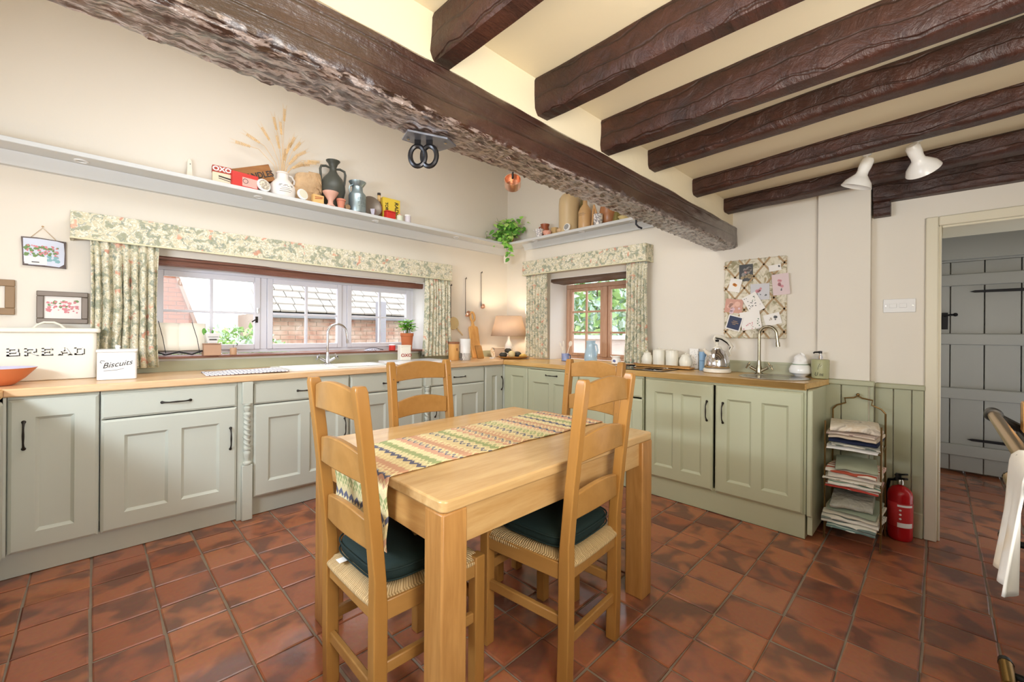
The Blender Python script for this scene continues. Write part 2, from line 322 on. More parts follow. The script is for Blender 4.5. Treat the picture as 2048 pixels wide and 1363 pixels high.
# floor: grout bed + quarry tiles
fl = struct(MB().box(-1.05, 5.6, -1.05, 3.9, -0.12, -0.006), 'floor', GROUT, 'terracotta quarry tiled kitchen floor with worn grey grout lines', 'floor')
P_ = 0.2135
def floor_view(x, y):
    d = x * cos(TH) + y * sin(TH); l = x * sin(TH) - y * cos(TH)
    if d < 0.25: return False
    u = 1023 + 844 * l / d; v = 664 + 844 * 1.215 / d
    return -90 < u < 2140 and v < 1450
cells = []
for i in range(-5, 27):
    for j in range(-5, 16):
        x, y = (i + 0.5) * P_, 0.036 + (j + 0.5) * P_
        if x > 5.55 or (x > 3.6 and y > 0.1) or (x > 3.12 and y > 0.66 and y < 3.2) or y > 3.25 or x < -1: continue
        if 0.9 < x < 2.3 and y < -0.3: continue
        if floor_view(x, y): cells.append((math.hypot(x, y), x, y))
cells.sort()
def tile_mb(sx, sy, seed):
    r = random.Random(seed); a, b = sx / 2, sy / 2; m = MB(); e = 0.005
    j = [r.uniform(-0.0025, 0.0025) for _ in range(8)]
    o4 = [(-a + j[0], -b + j[1]), (a + j[2], -b + j[3]), (a + j[4], b + j[5]), (-a + j[6], b + j[7])]
    vs = [(p[0], p[1], -0.012) for p in o4] + [(p[0], p[1], -0.003) for p in o4] + [(p[0] * (1 - e / a), p[1] * (1 - e / b), r.uniform(-0.0008, 0.0008)) for p in o4]
    fs = [(8, 9, 10, 11)] + [(k, (k + 1) % 4, 4 + (k + 1) % 4, 4 + k) for k in range(4)] + [(4 + k, 4 + (k + 1) % 4, 8 + (k + 1) % 4, 8 + k) for k in range(4)]
    return m.add(vs, fs)
protos = []
for k in range(6):
    o = tile_mb(P_ - 0.009, P_ - 0.008, k).build('tile', TILE, fl, ang=15); o['kind'] = 'structure'; protos.append(o)
for n, (d, x, y) in enumerate(cells[:300]):
    o = protos[n] if n < 6 else protos[rnd.randrange(6)].copy()
    if n >= 6: C.objects.link(o)
    o.location = (x + rnd.uniform(-.0012, .0012), y + rnd.uniform(-.0012, .0012), rnd.uniform(-0.0012, 0.0010)); o.rotation_euler = (rnd.uniform(-.003, .003), rnd.uniform(-.003, .003), rnd.uniform(-.007, .007))
if cells[300:]:
    m = MB()
    for n, (d, x, y) in enumerate(cells[300:]):
        k = len(m.v); t = tile_mb(P_ - 0.009, P_ - 0.008, n); m.add([(a + x, b + y, c_) for a, b, c_ in t.v], t.f)
    o = m.build('far_tiles', TILE, fl, ang=15); o['kind'] = 'stuff'

# walls ------------------------------------------------------------
# back wall: pieces around the long window recess (x .22-2.44, z 1.02-1.72)
m = MB(); WX0, WX1, WZ0, WZ1 = 0.22, 2.44, 1.022, 1.722
m.box(-1.0, WX0, YA, 4.12, 0, 3.25).box(WX1, 3.75, YA, 4.12, 0, 3.25).box(WX0, WX1, YA, 4.12, 0, WZ0).box(WX0, WX1, YA, 4.12, WZ1, 3.25)
struct(m, 'wall_back', WALL, 'cream plastered wall above the long run of worktop', flat=True)
# white limewashed sides of the recess
m = MB().box(WX1 - 0.006, WX1 + 0.002, YA - 0.004, 3.96, WZ0, WZ1).box(WX0, WX0 + 0.006, YA - 0.004, 3.96, WZ0, WZ1).box(WX0, WX1, YA + 0.02, 3.96, WZ1 - 0.012, WZ1)
struct(m, 'trim_1', REVEAL, 'white plastered sides of the long window recess', 'trim', flat=True)
# right wall: thick lower part with the oak window, thinner above the shelf
m = MB(); BY0, BY1, BZ1 = 1.93, 2.955, 1.80
m.box(XB, 3.95, BY1, 3.325, 0, 2.19).box(XB, 3.95, 1.15, BY0, 0, 2.19).box(XB, 3.95, BY0, BY1, BZ1, 2.19).box(XB, 3.95, BY0, BY1, 0, WT - 0.045)
m.box(3.628, 3.95, 3.325, YA, 0, 3.25).box(3.628, 3.95, 1.15, 3.325, 2.19, 3.25)
m.box(XB, 3.95, 0.566, 1.15, 0, 3.25)
m.box(3.462, 3.95, 0.296, 0.566, 0, 2.3)
m.box(3.55, 3.95, 0.045, 0.296, 0, 2.3)
m.box(3.55, 3.95, -1.05, 0.045, 1.905, 2.3)
struct(m, 'wall_right', WALL, 'cream plastered wall with window recess, pillar and doorway', flat=True)
m = MB().box(XB - 0.004, 3.80, BY1 - 0.004, BY1 + 0.001, WT, BZ1).box(XB - 0.004, 3.80, BY0 - 0.001, BY0 + 0.004, WT, BZ1).box(XB + 0.002, 3.80, BY0, BY1, BZ1 - 0.008, BZ1)
struct(m, 'trim_2', REVEAL, 'white plastered sides of the oak window recess', 'trim', flat=True)
# left wall with window opening, front wall with an opening added for the fill lamp (both outside the picture)
m = MB().box(-1.12, -0.95, -1.05, 0.75, 0, 3.25).box(-1.12, -0.95, 2.75, 4.1, 0, 3.25).box(-1.12, -0.95, 0.75, 2.75, 0, 1.1).box(-1.12, -0.95, 0.75, 2.75, 1.9, 3.25)
struct(m, 'wall_left', WALL, 'cream plastered wall on the near side of the sink run', flat=True)
m = MB().box(-1.0, -0.15, -1.12, -0.95, 0, 3.25).box(1.25, 3.6, -1.12, -0.95, 0, 3.25).box(-0.15, 1.25, -1.12, -0.95, 2.25, 3.25)
struct(m, 'wall_front', WALL, 'cream plastered wall behind the range cooker', flat=True)
# ceilings: low beamed one, plaster fascia above the main beam, high one over the taller part
struct(MB().box(-1.05, 3.95, -1.05, 1.25, 2.215, 2.30), 'ceiling', CEIL, 'low cream ceiling between dark joists', 'ceiling', flat=True)
def fas(u, v):
    x = -1.0 + 4.6 * u
    return (x, 1.118 + 0.006 * noise.noise((x * 3, v * 2, 0)), 2.0 + 0.22 * v)
struct(MB().grid(fas, 90, 6).box(-1.0, 3.6, 1.14, 1.26, 2.02, 3.25), 'trim_3', CEIL, 'cream plaster fascia above the main beam where the joists end', 'trim')
m = MB().box(-1.05, 3.75, 1.1, 1.75, 3.21, 3.3).box(-1.05, 3.75, 2.85, 4.1, 3.21, 3.3).box(-1.05, 0.1, 1.75, 2.85, 3.21, 3.3).box(1.9, 3.75, 1.75, 2.85, 3.21, 3.3)
struct(m, 'ceiling_high', WALL, 'high cream ceiling over the taller part of the kitchen', 'ceiling', flat=True)

# hewn beams --------------------------------------------------------
def hewn(name, a, b, w0, w1, z0, z1, label, amp=0.008, axis='x', n=70, seed=0, mat=BEAM, chips=1.0, gnarl=0.0):
    """a rough squared timber: cross-section rings along its length with axe-cut facets. a,b: centre line start/end (x,y); w: width"""
    m = MB(); a = Vector((a[0], a[1], 0)); b = Vector((b[0], b[1], 0)); d = (b - a).normalized(); s_ = Vector((-d.y, d.x, 0)); k = 12 if gnarl else 6
    ring = []
    for side in range(4):
        for i in range(k): ring.append((side, i / k))
    for t in range(n + 1):
        f = t / n; c0 = a + (b - a) * f; w_ = w0 + (w1 - w0) * f; L = f * (b - a).length
        for side, q in ring:
            x, z = {0: (-1 + 2 * q, 0), 1: (1, q), 2: (1 - 2 * q, 1), 3: (-1, 1 - q)}[side]
            X, Zz = x * w_ / 2, z0 + (z1 - z0) * z
            corner = 0.008 if (abs(x) > 0.99 and (z < .01 or z > .99)) else 0
            p = c0 + s_ * (X * (1 - corner / (w_ / 2))) + Vector((0, 0, Zz + (corner if z < .5 else -corner)))
            g = Vector((L * 2.3 + seed, X * 9, Zz * 9)); gs = Vector((L * 26 * chips + seed, X * 30, Zz * 30))
            chip = abs(noise.noise(gs)) + .5 * abs(noise.noise(gs * 2.1))
            dn = noise.noise(g) * amp * 0.9 + noise.noise(g * 4) * amp * 0.35
            dz = noise.noise(g + Vector((9, 5, 3))) * amp * 0.8
            if z < .5 and gnarl: dz += (chip - .3) * amp * gnarl
            wz = noise.noise(Vector((L * 0.9 + seed * 3, 1.5, 0))) * amp * 1.6 + noise.noise(Vector((L * 4 + seed * 3, 7.5, 0))) * amp * .6
            p += s_ * dn + Vector((0, 0, dz + wz)); m.v.append(tuple(p))
    R = len(ring)
    for t in range(n):
        for i in range(R): m.f.append((t * R + i, t * R + (i + 1) % R, (t + 1) * R + (i + 1) % R, (t + 1) * R + i))
    m.f += [tuple(range(R))[::-1], tuple(range(n * R, n * R + R))]
    o = m.build(name, mat, ang=45); tag(o, label, 'beam', kind='structure'); return o
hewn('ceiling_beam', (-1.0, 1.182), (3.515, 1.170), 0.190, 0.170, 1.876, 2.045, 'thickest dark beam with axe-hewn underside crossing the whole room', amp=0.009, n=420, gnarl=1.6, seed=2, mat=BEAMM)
J = [(0.79, 0.79, 0.085, 2.068), (1.272, 1.262, 0.085, 2.066), (1.735, 1.70, 0.095, 2.068), (2.20, 2.085, 0.10, 2.112), (2.795, 2.64, 0.095, 2.115), (3.375, 3.235, 0.13, 2.122)]
lab = ['dark ceiling joist at the top edge of the picture, first along the beam', 'dark ceiling joist second along the beam, with shiny axe facets', 'dark ceiling joist third along the beam, its side deep and plain',
       'thinnest dark ceiling joist with tan streaks, fourth along the beam', 'long dark ceiling joist just in front of the white spotlights', 'dark ceiling joist behind the spotlights, above the pillar']
for (x0, x1, w_, zz), lb in zip(J, lab):
    hewn('ceiling_joist', (x0, 1.128), (x1 + (x1 - x0) * 0.6, -1.0), w_, w_ * 1.02, zz, 2.225, lb, amp=0.007, n=80, seed=x0 * 11)
hewn('wall_plate_beam', (3.52, 0.288), (3.52, -1.0), 0.09, 0.09, 2.045, 2.22, 'dark timber laid along the wall above the doorway', amp=0.006, n=40, seed=5)
hewn('timber_bracket', (3.51, 0.284), (3.51, 0.205), 0.08, 0.08, 1.955, 2.05, 'short dark timber block under the beam end beside the pillar', amp=0.003, n=6, seed=8)

# shelf cornice ---------------------------------------------------------
SZ = 2.244
def shelf(mb, name, label): o = mb.build(name, SHELF, bevel=0.004); return tag(o, label, 'shelf')
sa = shelf(MB().prism([(-0.95, 3.50), (3.375, 3.50), (3.628, 3.742), (-0.95, 3.742)], SZ - 0.028, SZ), 'display_shelf', 'pale grey high shelf along the back wall over the long window')
sb = shelf(MB().prism([(3.377, 3.498), (3.377, 1.30), (3.63, 1.30), (3.63, 3.738)], SZ - 0.028, SZ), 'display_shelf', 'pale grey high shelf along the wall over the oak window')
def cornice(p, name, lb, axis, a, b):
    o = MB().prism(p, a, b, axis).build(name, SHELF); tag(o, lb, 'trim', kind='structure')
cornice([(3.742, SZ - .029), (3.655, SZ - .029), (3.66, SZ - .045), (3.69, SZ - .075), (3.70, SZ - .10), (3.742, SZ - .10)], 'trim_4', 'moulded cornice under the back shelf', 'x', -0.95, 3.628)
cornice([(3.522, SZ - .029), (3.46, SZ - .029), (3.465, SZ - .04), (3.49, SZ - .065), (3.497, SZ - .09), (3.522, SZ - .09)], 'trim_5', 'moulded cornice under the shelf over the oak window', 'y', 1.30, 3.325)
def downlight(loc, lb):
    t = thing('shelf_downlight', lb, 'light', loc, group='downlights under the high shelf')
    MB().lathe([(0.033, 0), (0.033, -0.006), (0.024, -0.007), (0.022, -0.003), (0.022, 0)], 20).build('rim', WHITE, t)
    MB().lathe([(0.0001, -0.001), (0.0215, -0.002), (0.0215, 0)], 16).build('lens', STEEL, t)
for x, lb in ((-0.053, 'small round downlight under the back shelf, nearest the bread bin end'), (0.876, 'small round downlight under the back shelf below the red box'),
              (1.814, 'small round downlight under the back shelf below the pewter plate'), (2.722, 'small round downlight under the back shelf nearest the corner')): downlight((x, 3.585, SZ - .028), lb)
for y, lb in ((3.10, 'small round downlight under the window shelf nearest the ivy'), (2.48, 'small round downlight under the window shelf below the tall flagon'), (1.92, 'small round downlight under the window shelf beside the beam')): downlight((3.43, y, SZ - .028), lb)

# panelling ------------------------------------------------------------
def dado(pieces, rail, name, lb, skirt=None):
    t = thing(name, lb, 'panelling', kind='structure')
    for k, q in enumerate(pieces):
        o = MB().box(*q).build('panel_board', PANEL, t, bevel=0.003)
    for r in rail: MB().box(*r).build('dado_rail', PANEL, t, bevel=0.006)
    for r in (skirt or []): MB().box(*r).build('skirting', PANEL, t, bevel=0.005)
    return t
# pillar face (two boards), recess (two boards)
dado([(3.440, 3.462, 0.437, 0.545, 0, 0.90), (3.440, 3.462, 0.300, 0.432, 0, 0.90), (3.462, 3.50, 0.276, 0.296, 0, 0.90)], [(3.415, 3.462, 0.270, 0.56, 0.895, 0.928)], 'panelling', 'sage boards on the pillar behind the newspaper rack')
dado([(3.53, 3.55, 0.190, 0.275, 0, 0.90), (3.53, 3.55, 0.107, 0.186, 0, 0.90), (3.53, 3.55, 0.052, 0.103, 0, 0.90)], [(3.50, 3.55, 0.047, 0.274, 0.885, 0.915)], 'panelling', 'sage boards behind the fire extinguisher beside the doorway', [(3.512, 3.53, 0.052, 0.275, 0, 0.15)])
t = dado([(-0.95, 0.12, 3.726, YA, WT, 1.13)], [(-0.95, 0.05, 3.70, YA, 1.13, 1.155)], 'panelling', 'sage upstand with cream cap behind the bread bin')
struct(MB().box(0.12, 2.75, 3.727, YA, WT, 1.0).box(2.75, 3.626, 3.73, YA, WT, 1.0), 'trim_6', PANEL, 'sage upstand below the long window sill', 'trim', flat=True)
struct(MB().box(XB - .012, XB, 0.566, 1.90, WT, 1.0).box(XB - .02, XB, 0.566, 1.90, 1.0, 1.014), 'trim_7', PANEL, 'sage upstand behind the kettle and small sink', 'trim', flat=True)

# doorway trim
m = MB().box(3.52, 3.549, -0.005, 0.05, 0, 1.915).box(3.52, 3.549, -0.9, -0.0055, 1.86, 1.915).box(3.55, 3.95, -0.018, 0.044, 0, 1.865).box(3.551, 3.95, -0.9, -0.0185, 1.85, 1.903)
struct(m, 'trim_8', CREAMP, 'cream gloss door lining and architrave', 'trim', bevel=0.006)
# hall beyond
struct(MB().box(3.95, 5.62, -0.0, 0.12, 0, 2.4), 'wall_hall_left', WALL, 'plain wall of the dim passage beyond the doorway', flat=True)
struct(MB().box(3.95, 5.62, -1.75, -1.6, 0, 2.4).box(5.56, 5.62, -1.7, 0.0, 0, 2.4).box(3.95, 3.98, -1.7, -1.02, 0, 2.4), 'wall_hall_right', WALL, 'far walls of the dim passage', flat=True)
struct(MB().box(3.95, 5.62, -1.75, 0.1, 2.3, 2.4), 'ceiling_hall', CEIL, 'ceiling of the dim passage', 'ceiling', flat=True)
# ledged plank door
DP = plain('pale_grey_door_paint', 'a9aaa6', 0.35)
t = thing('door_1', 'pale grey ledged plank door with black strap hinges at the end of the passage', 'door', (5.45, 0, 0), kind='structure')
yy = -0.012
for wdt in (0.075, 0.205, 0.205, 0.205, 0.2, 0.2):
    MB().box(0.01, 0.035, yy - wdt + 0.006, yy, 0.02, 1.868).build('plank', DP, t, bevel=0.003); yy -= wdt
for a, b in ((1.655, 1.76), (1.135, 1.235), (0.655, 0.755), (0.155, 0.255)):
    MB().box(-0.018, 0.012, -1.10, -0.015, a, b).build('ledge', DP, t, bevel=0.008, seg=2)
def strap(z, y0):
    m = MB().prism([(y0, z), (y0 - 0.03, z + 0.010), (-1.10, z + 0.018), (-1.10, z - 0.018), (y0 - 0.03, z - 0.010)], -0.026, -0.014, 'x'); m.build('strap_hinge', BLACKI, t)
strap(1.60, -0.20); strap(0.31, -0.19)
h = MB().box(-0.012, 0.01, -0.07, -0.03, 1.27, 1.42).build('latch', BLACKI, t, bevel=0.004)
MB().tube([(0, -0.05, 1.39), (-0.05, -0.05, 1.395), (-0.05, -0.10, 1.40)], 0.009).ball((-0.05, -0.115, 1.40), 0.016).build('latch_handle', BLACKI, h)
struct(MB().box(5.40, 5.56, -1.3, 0, 1.885, 2.13).box(5.46, 5.56, -1.3, 0, 1.87, 1.89), 'trim_9', DP, 'pale grey boarding above the plank door', 'trim', flat=True)
struct(MB().box(5.38, 5.56, -1.3, 0, 2.13, 2.25), 'trim_10', BLACKI, 'black beam over the plank door', 'trim', flat=True)

# light switch
t = thing('light_switch', 'white double light switch plate beside the doorway', 'switch', (3.549, 0.165, 1.398))
MB().box(-0.010, 0, -0.075, 0.075, -0.042, 0.042).build('plate', WHITE, t, bevel=0.003)
for y in (0.028, -0.018): 
    MB().box(-0.014, -0.009, y - 0.017, y + 0.017, -0.013, 0.013).build('rocker', WHITE, t, bevel=0.002)
for y in (0.062, -0.062): MB().lathe([(0.004, -0.001), (0.004, 0.002)], 10).xf(Matrix.Rotation(-pi / 2, 4, 'Y')).build('screw', STEEL, t, loc=(-0.0105, y, 0))

# long window ---------------------------------------------------------------
t = thing('window_1', 'long white painted window of three small-paned casements over the sink', 'window', (0, 3.955, 0), kind='structure')
FX0, FX1, FZ0, FZ1 = 0.27, 2.44, 1.05, 1.672
m = MB().box(FX0, FX1, 0, .06, FZ0 - .014, FZ0 + .0115).box(FX0, FX1, 0, .06, FZ1 - .0195, FZ1 + .045)
for x in (FX0, 0.985, 1.665, FX1 - .05): m.box(x, x + .05, 0.001, .059, FZ0 + .0122, FZ1 - .0202)
m.build('frame', WHITEP, t, bevel=0.003)
for k, (a, b) in enumerate(((0.32, 0.985), (1.035, 1.665), (1.715, 2.39))):
    z0, z1, w_ = FZ0 + .012, FZ1 - .02, .042
    a += .001; b -= .001
    cs = MB().box(a, a + w_, -.012, .03, z0, z1).box(b - w_, b, -.012, .03, z0, z1).box(a + w_ + .0005, b - w_ - .0005, -.011, .03, z0, z0 + w_).box(a + w_ + .0005, b - w_ - .0005, -.011, .03, z1 - w_, z1).build('casement', WHITEP, t, bevel=0.004)
    mx, mz = (a + b) / 2, (z0 + z1) / 2
    MB().box(mx - .010, mx + .010, -.005, .022, z0 + w_, z1 - w_).box(a + w_, b - w_, -.004, .021, mz - .009, mz + .009).build('glazing_bar', WHITEP, cs, bevel=0.003)
    for (p, q) in ((a + w_, mx), (mx, b - w_)):
        for (r, s2) in ((z0 + w_, mz), (mz, z1 - w_)): MB().box(p, q, .010, .013, r, s2).build('pane', GLASS, cs, flat=True)
fas1 = MB().tube([(0.955, -.02, 1.30), (0.955, -.045, 1.305), (0.935, -.05, 1.30), (0.915, -.05, 1.285)], .005).box(0.948, 0.965, -.02, -.011, 1.28, 1.33).build('casement_fastener', IRON, t)
MB().tube([(0.962, -.02, 1.36), (0.962, -.022, 1.40)], .008).build('casement_catch', STEEL, t)
struct(MB().box(0.2, 2.46, 3.695, 3.952, 1.018, 1.034), 'trim_11', LINT, 'red-brown tiled sill of the long window', 'trim', bevel=0.004)
hewn('window_lintel', (0.05, 3.79), (2.50, 3.79), 0.10, 0.06, 1.662, 1.728, 'red-brown timber lintel over the long white window', amp=0.006, n=60, mat=LINT, seed=4)

# oak window --------------------------------------------------------------------
t = thing('window_2', 'oak window of two casements with six panes each beside the corner', 'window', (3.80, 0, 0), kind='structure')
z0, z1 = WT + .004, BZ1 - .05
m = MB().box(0, .06, 1.94, 1.975, z0 + .0305, z1 - .0455).box(0, .06, 2.905, 2.95, z0 + .0305, z1 - .0455).box(-.012, .058, 2.415, 2.475, z0 + .0305, z1 - .0455).box(-.002, .06, 1.94, 2.95, z1 - .045, z1).box(-.002, .06, 1.94, 2.95, z0, z0 + .03)
m.build('frame', OAKW, t, bevel=0.004)
for a, b in ((1.975, 2.415), (2.475, 2.905)):
    c0, c1, w_ = z0 + .03, z1 - .045, .032
    a += .001; b -= .001; c0 += .001; c1 -= .001
    cs = MB().box(.005, .04, a, a + w_, c0, c1).box(.005, .04, b - w_, b, c0, c1).box(.006, .04, a + w_ + .0005, b - w_ - .0005, c0, c0 + w_).box(.006, .04, a + w_ + .0005, b - w_ - .0005, c1 - w_, c1).build('casement', OAKW, t, bevel=0.004)
    mb = MB().box(.01, .035, (a + b) / 2 - .010, (a + b) / 2 + .010, c0 + w_, c1 - w_)
    zs = [c0 + w_, c0 + w_ + (c1 - c0 - 2 * w_) / 3, c0 + w_ + 2 * (c1 - c0 - 2 * w_) / 3, c1 - w_]
    for zz in zs[1:3]: mb.box(.011, .034, a + w_, b - w_, zz - .010, zz + .010)
    mb.build('glazing_bar', OAKW, cs, bevel=0.003)
    for p, q in ((a + w_, (a + b) / 2), ((a + b) / 2, b - w_)):
        for r, s2 in zip(zs, zs[1:]): MB().box(.022, .025, p, q, r, s2).build('pane', GLASS, cs, flat=True)
hewn('window_lintel', (3.66, 3.03), (3.66, 1.80), 0.27, 0.27, 1.752, 1.80, 'dark grey-brown timber lintel over the oak window', amp=0.005, n=40, seed=12, mat=DARKW)

# exterior ---------------------------------------------------------------------
struct(MB().box(-6, 16, 4.13, 16, -0.3, -0.1), 'ground', plain('garden_paving', 'b5aea4', 0.9, var=0.2, vs=3), 'pale paved yard outside the windows', 'ground', flat=True)
struct(MB().box(3.96, 16, 0.2, 4.13, -0.3, -0.1), 'ground_side', plain('garden_gravel', 'b9b2ab', 0.9, var=0.2, vs=3), 'pale paving outside the oak window', 'ground', flat=True)
def bricks(name, parent, x0, x1, z0, z1, y, mat, mortar, axis='x', bw=0.225, bh=0.075):
    """a brick facing with real joints; the courses seen through the window stay one mesh"""
    m = MB(); row = 0; z = z0
    while z < z1:
        x = x0 - (bw / 2 if row % 2 else 0)
        while x < x1:
            a, b = max(x, x0), min(x + bw - .012, x1)
            if b - a > .03: m.box(a, b, y - .012 - rnd.random() * .004, y + .01, z, min(z + bh - .012, z1))
            x += bw
        z += bh; row += 1
    o = m.build(name, mat, parent, flat=True); o['kind'] = 'stuff'
BR2 = plain('orange_brick', 'a4684c', .9, var=.3, vs=6)
BR = N('garden_brick'); _c = BR.coord(); BR.col(BR.ramp(BR.noise(_c, 5, 2).outputs[0], [(0.3, 'b98a78'), (0.5, 'cfae9c'), (0.7, 'ddcabd')])); BR.b.inputs['Roughness'].default_value = 0.9; BR = BR.m
ROOFT = plain('pale_stone_slates', 'b9b3ac', 0.9, var=0.12, vs=6)
# outbuilding with stone slate roof
t = thing('outbuilding', 'low brick outbuilding with pale stone-slated roof seen through the long window', 'building', (0, 0, 0))
MB().box(2.05, 8.4, 7.5, 9.8, -0.1, 1.52).build('wall', plain('pale_mortar', 'cfc4b8', 0.9), t, flat=True)
bricks('brickwork', t, 2.05, 8.4, -0.05, 1.42, 7.5, BR, None)
MB().box(1.95, 8.5, 7.28, 7.42, 1.42, 1.50).build('gutter', plain('grey_gutter', '8f9096', 0.5), t, bevel=.01)
rf = MB().prism([(7.3, 1.48), (9.2, 3.05), (9.2, 2.95), (7.4, 1.46)], 1.9, 8.5, 'x').build('roof', plain('roof_batten_shadow', '2f2b28', 0.9), t, flat=True)
for r in range(13):
    m = MB(); a = r / 13; y = 7.26 + 1.9 * a; z = 1.50 + 1.57 * a; x = 1.9 - rnd.random() * .2
    while x < 8.5:
        w_ = rnd.uniform(.16, .30); tk = rnd.uniform(.022, .034); j = rnd.uniform(-.012, .012)
        m.bar((x + w_ / 2, y + j, z + .03), (x + w_ / 2, y + .17, z + .135), w_ - .014, tk); x += w_
    o = m.build('slate_course', ROOFT, rf, flat=True)
MB().box(4.55, 5.35, 7.46, 7.52, 0, 1.36).build('door', plain('grey_plank_door', 'a9abb6', 0.7), t, bevel=.006)
MB().box(3.62, 3.76, 7.0, 7.14, -0.1, 1.75).build('porch_post', plain('grey_post', '9b9aa2', 0.7), t, bevel=.01)
# gabled brick house at the left end
t = thing('brick_house', 'orange brick house gable with tile hanging seen through the first casement', 'building')
MB().prism([(-2.6, -0.1), (1.28, -0.1), (1.28, 1.2), (0.72, 2.95), (-2.6, 2.95)], 9.0, 11.0, 'y').build('wall', plain('orange_mortar', 'b08a76', 0.9), t, flat=True)
m = MB()
z = 0
r = 0
while z < 2.9:
    lim = 1.28 if z < 1.2 else 1.28 - (z - 1.2) * .56 / 1.75
    x = -1.2 - (0.11 if r % 2 else 0)
    while x < lim:
        b = min(x + .205, lim)
        if b - x > .05: m.box(x, b, 8.985, 9.0, z, z + .062)
        x += .22
    z += .074; r += 1
o = m.build('brickwork', BR2, t, flat=True); o['kind'] = 'stuff'
m = MB().bar((1.31, 8.97, 1.15), (0.70, 8.97, 3.05), .06, .05); m.build('verge_board', plain('verge', 'a88a7a', 0.8), t, flat=True)
for zz in (2.05, 2.28): MB().box(.25, .80, 8.96, 8.985, zz - .35, zz - .29).build('dark_brick_band', plain('dark_band', '6e4a44', 0.9), t, flat=True)
def bush(name, label, c, r, n, mats, leaf=0.05, seed=1, cat='shrub', trunk=None):
    t = thing(name, label, cat, (c[0], c[1], -0.1)); rr = random.Random(seed); h = c[2] + .1
    for mi, mat in enumerate(mats):
        m = MB()
        for k in range(n // len(mats)):
            a = rr.uniform(0, 2 * pi); ph = math.acos(rr.uniform(-1, 1)); q = rr.uniform(0.55, 1) ** .5
            p = Vector((cos(a) * sin(ph) * r[0] * q, sin(a) * sin(ph) * r[1] * q, h + cos(ph) * r[2] * q))
            if p.z < 0: continue
            d = Vector((rr.uniform(-1, 1), rr.uniform(-1, 1), rr.uniform(-1, 1))).normalized(); e = d.cross(Vector((rr.uniform(-1, 1), rr.uniform(-1, 1), .3))).normalized(); s_ = leaf * rr.uniform(.6, 1.3)
            m.add([p - d * s_, p + e * s_ * .45, p + d * s_, p - e * s_ * .45], [(0, 1, 2, 3)])
        o = m.build('foliage', mat, t, flat=True); o['kind'] = 'stuff'
    MB().tube([(0, 0, 0), (.02, 0, h * .5), (0.03, .02, h)], [.06, .04, .02], 7).build('stem', DARKW, t)
    return t
FG = plain('pale_green_leaf', 'bcd894', 0.7, var=0.3, vs=5); FG2 = plain('soft_leaf', '8fb46c', 0.7, var=0.3, vs=5); FG3 = plain('silvery_leaf', 'd0e2d4', 0.7, var=0.2, vs=5)  # leaf greens of differing paleness, mixed at random through each bush
bush('garden_shrub', 'leafy green shrub outside the first casement of the long window', (1.35, 6.6, 0.55), (.75, .5, .75), 2600, [FG, FG2, FG3], .05, 3)
bush('garden_shrub', 'lower pale shrub beside the brick house gable', (0.55, 7.2, 0.4), (.6, .4, .6), 1200, [FG, FG3], .05, 5)
bush('garden_tree', 'big leafy tree filling the oak window above the garden wall', (8.0, 5.35, 2.2), (1.5, 1.35, 1.5), 4600, [FG, FG2, FG3, plain('pale_blue_leaf', 'b4d4c4', 0.7)], .12, 8, 'tree')
struct(MB().box(5.6, 5.8, 1.5, 7.1, -0.1, 1.12).box(5.55, 5.85, 1.5, 7.1, 1.12, 1.18), 'wall_garden', plain('pale_garden_wall', 'd8cdc8', 0.9, var=0.1), 'pale garden wall outside the oak window', flat=True)
# ---------------------------------------------------------------- kitchen units
def door_mb(w, h, panels, th=0.020, ch=0.012, rec=0.0125, mo=0.014):
    """front of a panelled door: x 0..w, z 0..h, front at y=0 facing -y. panels: x ranges + common z range"""
    m = MB()
    if panels:
        xs = [ch] + [v for p in panels for v in p[:2]] + [w - ch]; pz0, pz1 = panels[0][2], panels[0][3]
        q = lambda a, b, c_, d: m.add([(a, 0, c_), (b, 0, c_), (b, 0, d), (a, 0, d)], [(0, 1, 2, 3)])
        q(ch, w - ch, ch, pz0); q(ch, w - ch, pz1, h - ch)
        for i in range(0, len(xs), 2): q(xs[i], xs[i + 1], pz0, pz1)
        for a, b, c_, d in panels:
            O = [(a, 0, c_), (b, 0, c_), (b, 0, d), (a, 0, d)]; M1 = [(a + .003, .004, c_ + .003), (b - .003, .004, c_ + .003), (b - .003, .004, d - .003), (a + .003, .004, d - .003)]
            I = [(a + mo, rec, c_ + mo), (b - mo, rec, c_ + mo), (b - mo, rec, d - mo), (a + mo, rec, d - mo)]
            m.add(O + M1 + I, [(k, (k + 1) % 4, 4 + (k + 1) % 4, 4 + k) for k in range(4)] + [(4 + k, 4 + (k + 1) % 4, 8 + (k + 1) % 4, 8 + k) for k in range(4)] + [(8, 9, 10, 11)])
    else: m.add([(ch, 0, ch), (w - ch, 0, ch), (w - ch, 0, h - ch), (ch, 0, h - ch)], [(0, 1, 2, 3)])
    O = [(ch, 0, ch), (w - ch, 0, ch), (w - ch, 0, h - ch), (ch, 0, h - ch)]; E_ = [(.001, .007, .001), (w - .001, .007, .001), (w - .001, .007, h - .001), (.001, .007, h - .001)]; B = [(0, th, 0), (w, th, 0), (w, th, h), (0, th, h)]
    m.add(O + E_ + B, [(k, 4 + k, 4 + (k + 1) % 4, (k + 1) % 4)[::-1] for k in range(4)] + [(4 + k, 8 + k, 8 + (k + 1) % 4, 4 + (k + 1) % 4)[::-1] for k in range(4)] + [(11, 10, 9, 8)])
    return m
